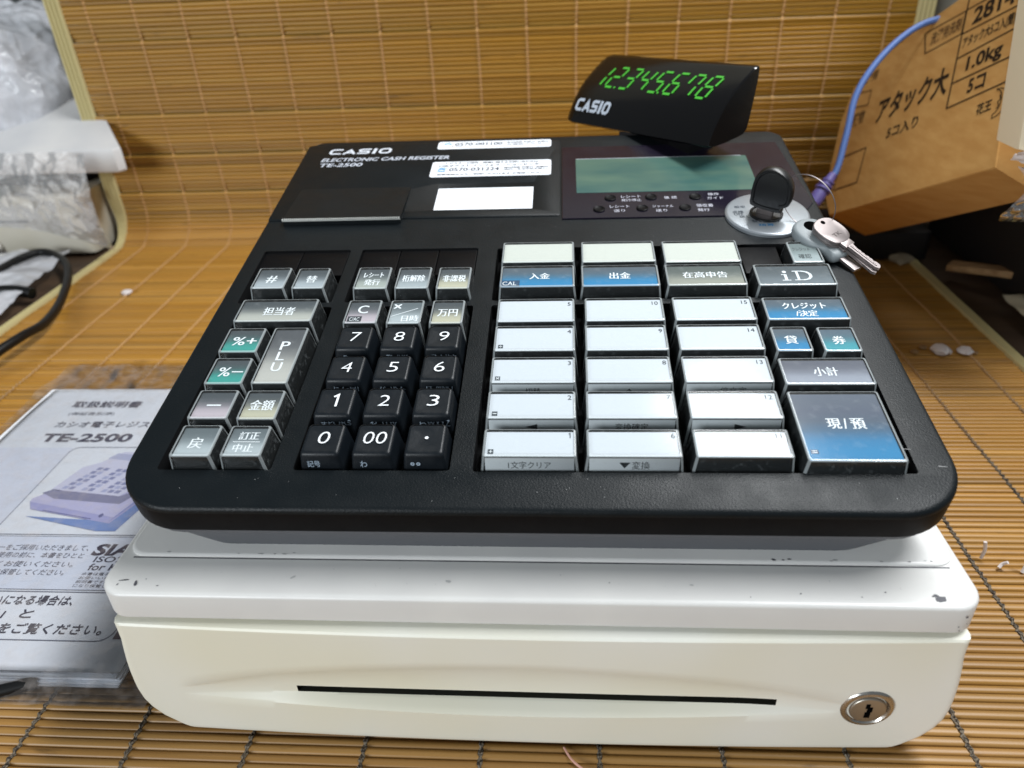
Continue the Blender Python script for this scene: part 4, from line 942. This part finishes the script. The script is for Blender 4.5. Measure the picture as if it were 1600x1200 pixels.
text(bm, T, '取扱説明書', -0.3195, 0.2485, w=0.0520, h=0.0088, col=IK, mi=1, off=0.02, z=.0001)
text(bm, T, '(保証書別添)', -0.3245, 0.2360, w=0.0340, h=0.0046, col=IK, mi=1, z=.0001)
text(bm, T, 'カシオ電子レジスター', -0.3000, 0.2225, w=0.0860, h=0.0074, col=IK, mi=1, off=0.008, z=.0001)
text(bm, T, 'TE-2500', -0.3112, 0.2065, w=0.0640, h=0.0098, col=IK, mi=1, off=0.035, z=.0001)
stroke(bm, T, [(p[0], p[1]) for p in rrect(-0.3140, -0.2000, 0.1115, 0.1955, 0.006, 5)], 0.0005, 0.0001, 1, LN, closed=True)
stroke(bm, T, [(-0.3720, 0.0705), (-0.1900, 0.0705)], 0.0004, 0.0001, 1, LN); stroke(bm, T, [(-0.3720, 0.1100), (-0.1900, 0.1100)], 0.0004, 0.0001, 1, LN)
stroke(bm, T, [(p[0], p[1]) for p in rrect(-0.3640, -0.2040, 0.0385, 0.0690, 0.007, 5)], 0.0005, 0.00015, 1, LN, closed=True)
for (s, cx, cy, w, h) in [('このたびは電子レジスターをご採用いただきまして、', -0.2950, 0.1010, 0.1000, 0.0046), ('ありがとうございます。ご使用の前に、本書をひとと', -0.2950, 0.0952, 0.1000, 0.0044), ('おりお読みの上、正しくお使いください。', -0.2960, 0.0885, 0.0980, 0.0044), ('また、お読みになった後は大切に保管してください。', -0.2985, 0.0825, 0.1000, 0.0044)]:
    text(bm, T, s, cx - .004, cy, w=w, h=h, col=IK, mi=1, off=0.005, z=.0001)
for (s, x1, cy, w, h) in [('はじめてお使いになる場合は、', -0.2355, 0.0632, 0.0800, 0.0066), ('「準備」と', -0.2520, 0.0545, 0.0420, 0.0062), ('(19ページ)をご覧ください。', -0.2105, 0.0448, 0.0880, 0.0076)]:
    text(bm, T, s, x1 - w / 2, cy, w=w, h=h, col=IK2, mi=1, off=0.012, z=.0002)
text(bm, T, 'SIA', -0.2340, 0.0998, w=0.0230, h=0.0092, col=rgb(48, 44, 64), mi=1, off=0.04, z=.0001, skew=.12)
text(bm, T, 'ISO22000', -0.2250, 0.0925, w=0.0330, h=0.0044, col=IK2, mi=1, off=0.015, z=.0001)
text(bm, T, 'for KOREA', -0.2235, 0.0868, w=0.0360, h=0.0050, col=IK2, mi=1, off=0.02, z=.0001)
for i in range(4): text(bm, T, ['本書は電子レジスターを', 'お使いいただくための', '説明書です。必ずお読み', 'になり保管してください'][i], -0.2255, 0.0818 - 0.0028 * i, w=0.034, h=0.0022, col=IK2, mi=1, z=.0001)
quad(bm, T, -0.2030, -0.1915, 0.0400, 0.0520, 0.0001, 1, rgb(104, 84, 92))
# the cover picture: a small grey register seen from above
Z = 0.0001
def pp(pts, c, z=Z): poly(bm, [T(x, y, z) for x, y in pts], 1, c)
pp([(-0.3035, 0.1268), (-0.2537, 0.1147), (-0.2418, 0.1148), (-0.2330, 0.1480), (-0.2440, 0.1520), (-0.2498, 0.1232)], rgb(120, 144, 196), Z)
pp([(-0.3090, 0.1400), (-0.3043, 0.1330), (-0.2489, 0.1210), (-0.2380, 0.1460), (-0.2420, 0.1560), (-0.3005, 0.1500)], rgb(164, 164, 206), Z * 1.4)
pp([(-0.3092, 0.1425), (-0.3085, 0.1395), (-0.2490, 0.1262), (-0.2395, 0.1480), (-0.2420, 0.1560), (-0.3005, 0.1500)], rgb(188, 186, 218), Z * 1.8)
pp([(-0.2500, 0.1215), (-0.2400, 0.1450), (-0.2405, 0.1485), (-0.2490, 0.1262)], rgb(140, 146, 196), Z * 1.9)
pp([(-0.3060, 0.1480), (-0.2955, 0.1425), (-0.2516, 0.1380), (-0.2390, 0.1570), (-0.2555, 0.1451), (-0.3014, 0.1510)], rgb(132, 132, 160), Z * 2.2)
pp([(-0.3020, 0.1515), (-0.2555, 0.1451), (-0.2400, 0.1700), (-0.2440, 0.1900), (-0.2757, 0.1900), (-0.2850, 0.1790), (-0.2950, 0.1733)], rgb(206, 206, 226), Z * 2.6)
for i in range(6):
    for j in range(9):
        u, v = j / 9, i / 6; bx = -0.2965 + 0.0400 * u + 0.0140 * v; by = 0.1520 - 0.0045 * u + 0.0225 * v
        if j in (2, 5): continue
        pp([(bx, by), (bx + 0.0034, by - .0004), (bx + 0.0046, by + 0.0024), (bx + 0.0012, by + 0.0028)], rgb(136, 140, 176) if (i * 2 + j) % 3 else rgb(168, 172, 204), Z * 3)
pp([(-0.2830, 0.1830), (-0.2640, 0.1800), (-0.2600, 0.1860), (-0.2790, 0.1885)], rgb(176, 180, 208), Z * 3)
pp([(-0.2560, 0.1790), (-0.2450, 0.1780), (-0.2440, 0.1850), (-0.2540, 0.1860)], rgb(140, 146, 180), Z * 3)
stroke(bm, T, [(-0.2960, 0.1320), (-0.2620, 0.1248)], 0.0006, Z * 2, 1, rgb(96, 100, 150))
pp([(-0.2574 + 0.0014 * math.cos(a * math.pi / 5), 0.1278 + 0.0018 * math.sin(a * math.pi / 5)) for a in range(10)], rgb(104, 106, 146), Z * 2)
fin(bm, 'cover_sheet', [PAPER, INK], man, MANL, smooth=0).location = (0, 0, 0)
# bag
bm = B(); NXb, NYb = 60, 70; grid = []
xa, xb, ya, yb = -0.392, -0.1735, 0.0085, 0.316
for i in range(NXb + 1):
    col = []
    for j in range(NYb + 1):
        x = xa + (xb - xa) * i / NXb; y = ya + (yb - ya) * j / NYb
        x += 0.003 * noise.noise((y * 12, 1, 0)) if i in (0, NXb) else 0; y += 0.003 * noise.noise((x * 14, 5, 0)) if j in (0, NYb) else 0
        ix = min(x - (-0.3725), -0.1895 - x); iy = min(y - 0.0205, 0.2695 - y); ins_ = min(ix, iy)
        t = min(1, max(0, (ins_ + 0.006) / 0.006)); hb = 0.0012 + (zc + 0.0007 - 0.0012) * t
        edge = 1 - t
        w = abs(noise.noise((x * 60, y * 22, 2))) * 0.0030 * edge + abs(noise.noise((x * 30, y * 30, 8))) * 0.0010 * t
        if y > 0.272: w += 0.0035 * abs(noise.noise((x * 26 + y * 30, y * 16, 4)))
        col.append(bm.verts.new((x, y, hb + w)))
    grid.append(col)
for i in range(NXb):
    for j in range(NYb): bm.faces.new((grid[i][j], grid[i + 1][j], grid[i + 1][j + 1], grid[i][j + 1]))
o = fin(bm, 'plastic_bag', [FILM], None, (-0.28, 0.16, 0), smooth=80); tag(o, 'clear wrinkled plastic bag round the instruction manual', 'plastic bag')

# ================================================================== left: wrapped machine, bubble wrap, cables
LM = thing('wrapped_register', 'beige office machine with a keyhole, half covered by bubble wrap, left of the mat', 'cash register', (-0.66, 0.68, 0))
LML = (-0.66, 0.68, 0)
def lfin(bm, name, mats, sm=38, par=None):
    o = fin(bm, name, mats, par or LM, LML, smooth=sm); o.location = (0, 0, 0); return o
bm = B(); box(bm, -0.86, -0.514, 0.578, 0.90, 0.0, 0.068, b=0.004, r=0.008)
LD = lfin(bm, 'drawer_housing', [BEIGE])
bm = B(); box(bm, -0.88, -0.581, 0.5765, 0.579, 0.0385, 0.0402, b=0.0003, mi=0); lfin(bm, 'drawer_gap', [SLOT], par=LD)
bm = B(); TLL = lambda a, b, h: Vector((-0.632 + a, 0.578 - h, 0.008 + b)); disc_stack(bm, TLL, [(0.010, 0), (0.010, 0.002), (0.008, 0.003)], 24); quad(bm, TLL, -0.0012, 0.0012, -0.004, 0.004, 0.0031, 1, (0, 0, 0, 1)); lfin(bm, 'drawer_lock', [PLUG, HOLE], par=LD)
bm = B()
pl = [(-0.88, 0.572), (-0.454, 0.570), (-0.448, 0.576), (-0.540, 0.700), (-0.600, 0.86), (-0.88, 0.86)]
loft(bm, [[Vector((x, y, z)) for x, y in [((px + .6) * k - .6, (py - .7) * k + .7) for px, py in pl]] for z, k in ((0.093, 0.99), (0.095, 1.0), (0.114, 1.0), (0.117, 0.99))])
for v in bm.verts:
    if v.co.z > 0.11: v.co.z += max(0, v.co.y - 0.575) * 0.42
bmesh.ops.recalc_face_normals(bm, faces=bm.faces); lfin(bm, 'top_tray', [GREYW])
bm = B(); box(bm, -0.84, -0.53, 0.62, 0.86, 0.066, 0.094, b=0.003); lfin(bm, 'inner_frame', [DARKBOX])
bm = B(); box(bm, -0.86, -0.60, 0.660, 0.85, 0.111, 0.215, b=0.02, r=0.03); lfin(bm, 'upper_housing', [GREYW])

def crumple(fn, nu, nv, amp, sc, name, m, loc, label, cat, ridges=True, thick=None, bubbles=0.0):
    bm = B(); g = []
    for i in range(nu + 1):
        c = []
        for j in range(nv + 1):
            u, v = i / nu, j / nv; p, n = fn(u, v); q = p * sc
            a = noise.noise(q) * 0.6 + noise.noise(q * 2.3 + Vector((3, 1, 7))) * 0.35
            if ridges: a = (0.5 - abs(noise.noise(q * 1.2))) * 0.9 + (0.4 - abs(noise.noise(q * 2.7 + Vector((5, 2, 1))))) * 0.55 + (0.4 - abs(noise.noise(q * 5.5))) * 0.22
            d = amp * a
            if bubbles:
                bx, by = (u * nu / 6.0), (v * nv / 6.0); ox = 0.5 if int(by) % 2 else 0.0
                rr = math.hypot((bx + ox) % 1 - .5, by % 1 - .5)
                if rr < 0.42: d += bubbles * math.sqrt(1 - (rr / 0.42) ** 2)
            c.append(bm.verts.new(p + n * d))
        g.append(c)
    for i in range(nu):
        for j in range(nv): bm.faces.new((g[i][j], g[i + 1][j], g[i + 1][j + 1], g[i][j + 1]))
    o = fin(bm, name, [m], None, loc, smooth=75)
    return tag(o, label, cat)
def dome(cx, cy, cz, rx, ry, rz, p=0.55):
    def f(u, v):
        th = (u - 0.5) * math.pi * 1.35 - math.pi / 2; ph = (v - 0.16) * math.pi / 2 * 1.18
        s = lambda t, e: math.copysign(abs(t) ** e, t)
        n = Vector((math.cos(th) * math.cos(ph), math.sin(th) * math.cos(ph), math.sin(ph)))
        return Vector((cx + rx * s(math.cos(th), p) * s(math.cos(ph), p), cy + ry * s(math.sin(th), p) * s(math.cos(ph), p), cz + rz * s(math.sin(ph), p))), n
    return f
crumple(dome(-0.700, 0.735, 0.136, 0.165, 0.128, 0.106), 230, 150, 0.014, 15, 'bubble_wrap', WRAP, (-0.66, 0.7, 0.11), 'heap of crumpled clear bubble wrap over the left machine', 'bubble wrap')
def hang(u, v):
    x = -0.70 + 0.222 * u; t = v
    y = 0.566 - 0.012 * math.sin(t * 3.0) - 0.006 * u; low = 0.040 - 0.028 * max(0, (u - 0.45) / 0.55) ** 1.5; z = 0.118 + (low - 0.118) * t
    return Vector((x, y, z)), Vector((0.1, -1, 0.1)).normalized()
crumple(hang, 150, 70, 0.007, 22, 'plastic_wrap', WRAPL, (-0.6, 0.565, 0.05), 'thin crinkled wrap hanging over the front of the left machine', 'plastic wrap')
def flat(u, v):
    x = -0.74 + 0.235 * u - 0.03 * v; y = 0.40 + 0.165 * v
    return Vector((x, y, 0.007)), Vector((0, 0, 1))
crumple(flat, 90, 60, 0.008, 14, 'plastic_wrap', WRAP, (-0.64, 0.48, 0.0), 'pale plastic wrap lying flat under the black cord loop', 'plastic wrap')
# dark bin behind
bm = B(); box(bm, -1.0, -0.52, 0.93, 1.15, 0.0, 0.46, b=0.01, r=0.02); o = fin(bm, 'storage_bin', [DARKBAG], None, (-0.76, 1.04, 0)); tag(o, 'dark grey bin standing behind the bubble-wrapped machine', 'bin')
# cords
def cord(pts, r, m, name, label, cat, per=10, extra=None):
    bm = B(); tube(bm, spline(pts, per), r, 10)
    if extra: extra(bm)
    o = fin(bm, name, [m, VIOLET], None, tuple(Vector(pts[0])), smooth=70); return tag(o, label, cat)
cord([(-0.600, 0.410, 0.014), (-0.586, 0.455, 0.013), (-0.577, 0.503, 0.012), (-0.574, 0.537, 0.012), (-0.560, 0.555, 0.012), (-0.529, 0.538, 0.010), (-0.500, 0.500, 0.007), (-0.470, 0.436, 0.006), (-0.450, 0.381, 0.010), (-0.444, 0.345, 0.016), (-0.447, 0.313, 0.016), (-0.455, 0.285, 0.010), (-0.475, 0.25, 0.005)], 0.0040, CORD, 'power_cord', 'black cord bent into a loop on the mat, upper left', 'cord')
cord([(-0.60, 0.440, 0.009), (-0.545, 0.452, 0.010), (-0.525, 0.4535, 0.010), (-0.508, 0.452, 0.0075)], 0.0058, CORD, 'power_cord', 'short thick black cord end lying inside the cord loop', 'cord')
cord([(-0.33, -0.022, 0.0032), (-0.275, 0.001, 0.0032), (-0.250, 0.0115, 0.0030), (-0.230, 0.0200, 0.0022)], 0.0030, CORD, 'power_cord', 'black cord coming out from under the manual, lower left', 'cord')

# ================================================================== right: cardboard box, cable, machine, wrap, clutter
SC = 0.873; CAMP = Vector((0.01334, -0.18830, 0.28814))
BO = CAMP + (Vector((0.3346, 0.3853, 0.1283)) - CAMP) * SC
BH = Vector((0.2674, -0.8471, 0.4593)).normalized(); BV = Vector((0.3262, 0.7342, 0.5955)).normalized(); BN = Vector((-0.8719, -0.0098, 0.4896)).normalized()
def BX(a, b, d=0.0): return BO + BH * (a * SC) + BV * (b * SC) + BN * d
bm = B()
ol = [(0.0, 0.0), (-0.0046, 0.1725), (-0.0055, 0.215), (-0.0373, 0.2290), (-0.0861, 0.2198), (-0.1337, 0.2120), (-0.1850, 0.1960), (-0.2170, 0.1740), (-0.2250, 0.1290), (-0.2190, 0.0326), (-0.2000, 0.0006)]
BD = Vector((0.55, 0.80, -0.05)).normalized()
loft(bm, [[BX(a, b, -0.040) for a, b in ol], [BX(a, b, -0.001) for a, b in ol], [BX(-.11 + (a + .11) * .994, .11 + (b - .11) * .994, 0.0) for a, b in ol]])
bmesh.ops.recalc_face_normals(bm, faces=bm.faces)
T = lambda a, b, z: BX(a, b, 0.0003 + z); IN = rgb(44, 34, 26); INF = rgb(88, 64, 40)
def ln(a, b, c=IN, w=0.0016): stroke(bm, T, [a, b], w, 0, 1, c)
ln((-0.0660, 0.2180), (-0.0648, 0.0828)); ln((-0.0650, 0.0830), (-0.0045, 0.0855)); ln((-0.0045, 0.0850), (-0.0045, 0.20)); ln((-0.0646, 0.1108), (-0.0045, 0.1118)); ln((-0.0650, 0.1395), (-0.0045, 0.1425)); ln((-0.0655, 0.1690), (-0.0045, 0.1682)); ln((-0.0660, 0.1985), (-0.0045, 0.1985))
tx = lambda s, a0, a1, b0, b1, c=IN, off=0.02: text(bm, T, s, (a0 + a1) / 2, (b0 + b1) / 2, w=a1 - a0, h=b1 - b0, col=c, mi=1, off=off)
tx('アタック大', -0.1620, -0.0700, 0.1010, 0.1360, off=0.03); tx('5コ入り', -0.1385, -0.0980, 0.0752, 0.0902, off=0.02)
tx('1.0kg', -0.0520, -0.0150, 0.1140, 0.1350, off=0.03); tx('5コ', -0.0450, -0.0270, 0.0905, 0.1065, off=0.03); tx('28140', -0.0560, 0.0, 0.1740, 0.1950, off=0.03); tx('アタック大5コ入(簡)', -0.0620, -0.0075, 0.1470, 0.1630, off=0.02)
tx('花王', -0.0300, -0.0150, 0.0610, 0.0730)
tx('洗濯用洗剤', -0.1060, -0.0690, 0.1760, 0.1930, INF)
stroke(bm, T, [(-0.1100, 0.1690), (-0.0665, 0.1700), (-0.0665, 0.1980), (-0.1170, 0.1985)], 0.0014, 0, 1, IN, closed=True)
mo = [(-0.0125 + 0.012 * math.sin(t), 0.0665 - 0.0150 * math.cos(t)) for t in [i * math.pi / 9 for i in range(10)]] + [(-0.0125 + 0.0062 * math.sin(t), 0.0680 - 0.0125 * math.cos(t)) for t in [i * math.pi / 9 for i in range(9, -1, -1)]]
stroke(bm, T, mo, 0.0009, 0, 1, IN, closed=True); stroke(bm, T, [(-0.0085, 0.074), (-0.0072, 0.069), (-0.0095, 0.067), (-0.0080, 0.063), (-0.0098, 0.060)], 0.0009, 0, 1, IN)
stroke(bm, T, [(-0.2035, 0.0325), (-0.1670, 0.0325), (-0.1660, 0.0750), (-0.2035, 0.0745)], 0.0016, 0, 1, INF, closed=True)
for (s, a0, a1, b0, b1) in [('洗濯用', -0.2080, -0.1780, 0.1700, 0.1840), ('危険物', -0.2100, -0.1830, 0.1130, 0.1320)]: tx(s, a0, a1, b0, b1, INF)
stroke(bm, T, [(-0.2140, 0.1440), (-0.1820, 0.1360), (-0.1820, 0.1560), (-0.2140, 0.1640)], 0.0014, 0, 1, INF, closed=True)
o = fin(bm, 'cardboard_box', [CARD, INK], None, tuple(BX(-.1, 0, -.05)), smooth=20); tag(o, 'leaning brown cardboard box with black Japanese printing', 'cardboard box')
# blue network cable over the box edge
cp = [CAMP + (Vector(p) - CAMP) * (0.63 / 0.72) for p in [(0.4250, 0.6420, 0.2080), (0.3877, 0.6348, 0.2045), (0.3628, 0.6295, 0.1991), (0.3378, 0.6190, 0.1851), (0.3141, 0.6041, 0.1636), (0.2991, 0.5894, 0.1412), (0.2909, 0.5712, 0.1122), (0.2814, 0.5529, 0.0832), (0.2727, 0.5459, 0.0729)]]
cp = [p + Vector((-0.0035, -0.006, 0.002)) for p in cp]
def boot(bm):
    e = cp[-1]; d = (cp[-1] - cp[-2]).normalized()
    tube(bm, [e - d * 0.008, e, e + d * 0.007, e + d * 0.015, e + d * 0.022], [0.0034, 0.0042, 0.0054, 0.0058, 0.0055], 12, mi=1)
    for q in (0.0, 0.004, 0.008): tube(bm, [e + d * (q - .0008), e + d * (q + .0008)], 0.0052 + q * .22, 12, mi=1)
cord([tuple(p) for p in cp], 0.0027, BLUE, 'network_cable', 'blue network cable draped down the edge of the cardboard box', 'cable', extra=boot)
# cream machine corner + bubble wrap
RM = thing('office_machine', 'cream machine panel at the right edge, in front of the cardboard box', 'machine', (0.50, 0.42, 0.14))
bm = B(); y0 = 0.285
SHX = 0.0125
fc = [(0.2728, 0.250), (0.2845, 0.1628), (0.34, 0.147), (0.42, 0.135), (0.42, 0.27), (0.28, 0.27)]
fc = [(SHX + 0.0133 + (x - 0.0133) * (y0 + .1883) / (.3 + .1883), 0.2881 + (z - 0.2881) * (y0 + .1883) / (.3 + .1883)) for x, z in fc]
loft(bm, [[Vector((x, y0 + 0.026, z)) for x, z in fc], [Vector((x, y0 + 0.002, z)) for x, z in fc], [Vector((.3 + (x - .3) * .985, y0, .2 + (z - .2) * .985)) for x, z in fc]])
box(bm, 0.3010, 0.32, y0 - 0.0012, y0 + 0.001, 0.176, 0.196, b=0.0003, mi=1)
bmesh.ops.recalc_face_normals(bm, faces=bm.faces)
CRM = mat('cream_machine_panel', rgb(226, 212, 184), 0.5)
o = fin(bm, 'front_panel', [CRM, SLOT], RM, (0.50, 0.42, 0.14)); o.location = (0, 0, 0)
bm = B(); box(bm, 0.395, 0.90, 0.313, 0.640, 0.130, 0.470, b=0.008); o = fin(bm, 'housing', [GREYW], RM, (0.50, 0.42, 0.14)); o.location = (0, 0, 0)  # unseen body, made large so that it shades the box and mat
def torn(u, v):
    x = 0.2845 + 0.075 * u; z = 0.1665 - 0.022 * u - 0.006 * v + 0.003 * noise.noise((u * 9, v * 3, 0)); y = 0.2775 + 0.006 * v
    return Vector((x, y, z)), Vector((0, -0.7, 0.7))
crumple(torn, 60, 10, 0.003, 60, 'foam_strip', FLUFF, (0.30, 0.28, 0.16), 'torn pale foam strip under the cream machine panel', 'foam')
def bub(u, v):
    x = 0.2885 + 0.09 * u + 0.004 * math.sin(v * 6); z = 0.158 - 0.018 * u - 0.034 * v + 0.012 * u * v; y = 0.280 - 0.010 * math.sin(v * math.pi)
    return Vector((x, y, z)), Vector((-0.3, -0.9, 0.3)).normalized()
WRAPB = clear_mat('grey_bubble_film', 0.25, 0.12, tintc=(0.86, 0.84, 0.84, 1), milkc=(0.6, 0.56, 0.56, 1))
crumple(bub, 66, 30, 0.003, 40, 'bubble_wrap', WRAPB, (0.31, 0.28, 0.13), 'small roll of round bubble wrap below the cream machine panel', 'bubble wrap', ridges=False, bubbles=0.0035)
# clutter to the right of the mat
bm = B(); box(bm, 0.236, 0.372, 0.520, 0.598, 0.0012, 0.0300, b=0.003); o = fin(bm, 'shade_block', [DARKBOX], None, (0.31, 0.54, 0)); tag(o, 'low black block added for shade beneath the leaning cardboard box', 'shade_block')  # dark block added to deepen the shade under the box
bm = B(); box(bm, 0.405, 0.85, 0.385, 0.61, 0.0, 0.1295, b=0.004); o = fin(bm, 'crate', [DARKBOX], None, (0.6, 0.49, 0)); tag(o, 'black crate in shadow, right of the bamboo mat', 'crate')
bm = B()
a_, b_ = Vector((0.372, 0.480, 0.012)), Vector((0.47, 0.385, 0.030)); d_ = (b_ - a_).normalized(); s_ = Vector((d_.y, -d_.x, 0)).normalized()
box(bm, 0, 0.16, -0.008, 0.008, -0.003, 0.003, T=lambda x, y, z: a_ + d_ * x + s_ * y + Vector((0, 0, z)), b=0.0006)
o = fin(bm, 'wood_strip', [WOOD], None, tuple(a_)); tag(o, 'thin pale wooden strip lying against the black crate', 'wood strip')
def rag(u, v):
    x = 0.385 + 0.10 * u; y = 0.335 + 0.075 * v; return Vector((x, y, 0.012 + 0.016 * math.sin(u * 2.6) * math.sin(v * 3))), Vector((0, 0, 1))
crumple(rag, 60, 60, 0.012, 24, 'rag', CLOTH, (0.43, 0.37, 0), 'crumpled pale rag on the table at the right edge', 'rag', ridges=False)
# scraps on the mat
def scrap(x, y, s, m, label, name='paper_scrap', group=None):
    bm = B(); bmesh.ops.create_icosphere(bm, subdivisions=2, radius=s)
    for v in bm.verts:
        n = v.co.normalized(); v.co = v.co * (1 + 0.55 * noise.noise(v.co * (2.2 / s) + Vector((x * 90, y * 90, 0)))); v.co.z *= 0.45
        v.co += Vector((x, y, s * 0.3 + 0.0006))
    o = fin(bm, name, [m], None, (x, y, 0), smooth=30); tag(o, label, 'scrap', group)
scrap(0.3055, 0.3325, 0.0075, FLUFF, 'larger white paper scrap on the mat right of the register'); scrap(0.3225, 0.3320, 0.0058, FLUFF, 'smaller white paper scrap beside the larger one on the mat')
scrap(0.2855, 0.3330, 0.0030, WOOD, 'tiny brown crumb left of the white paper scraps', 'crumb'); scrap(0.2945, 0.3400, 0.0032, WOOD, 'tan crumb just behind the white paper scraps', 'crumb')
scrap(0.345, 0.5210, 0.0120, CLOTH, 'dull pale scrap in the shadow beyond the keys'); scrap(0.3300, 0.3310, 0.0024, WOOD, 'tiny tan crumb right of the white paper scraps', 'crumb')
scrap(-0.420, 0.4650, 0.0050, FLUFF, 'white scrap on the mat behind the left edge of the register')
def fibre(pts, m, label, r=0.0006):
    bm = B(); tube(bm, spline(pts, 6), r, 6); o = fin(bm, 'thread_end', [m], None, pts[0]); tag(o, label, 'thread')
fibre([(0.2465, 0.0990, 0.0010), (0.2485, 0.1010, 0.0060), (0.2475, 0.1020, 0.0110), (0.2492, 0.1030, 0.0150)], FLUFF, 'frayed white thread end standing up beside the drawer, right', 0.0009)
fibre([(0.2310, 0.1090, 0.0010), (0.2318, 0.1095, 0.0060), (0.2312, 0.1105, 0.0110)], FLUFF, 'short frayed white thread end close to the drawer lid, right', 0.0009)
fibre([(0.2365, 0.1020, 0.0012), (0.2385, 0.1030, 0.0030), (0.2400, 0.1020, 0.0050)], FLUFF, 'tiny curled white thread end between the two frayed ones', 0.0009)
fibre([(0.0130, -0.0040, 0.0012), (0.0165, -0.0100, 0.0018), (0.0230, -0.0150, 0.0016), (0.0290, -0.0180, 0.0014), (0.0330, -0.0230, 0.0012)], mat('pink_fibre', rgb(196, 150, 136), 0.8), 'loose pinkish thread on the mat in front of the drawer', 0.0005)
fibre([(-0.480, 0.300, 0.0012), (-0.466, 0.3010, 0.0016), (-0.452, 0.3030, 0.0014)], FLUFF, 'white plastic sliver beside the black cord, left edge', 0.0009)
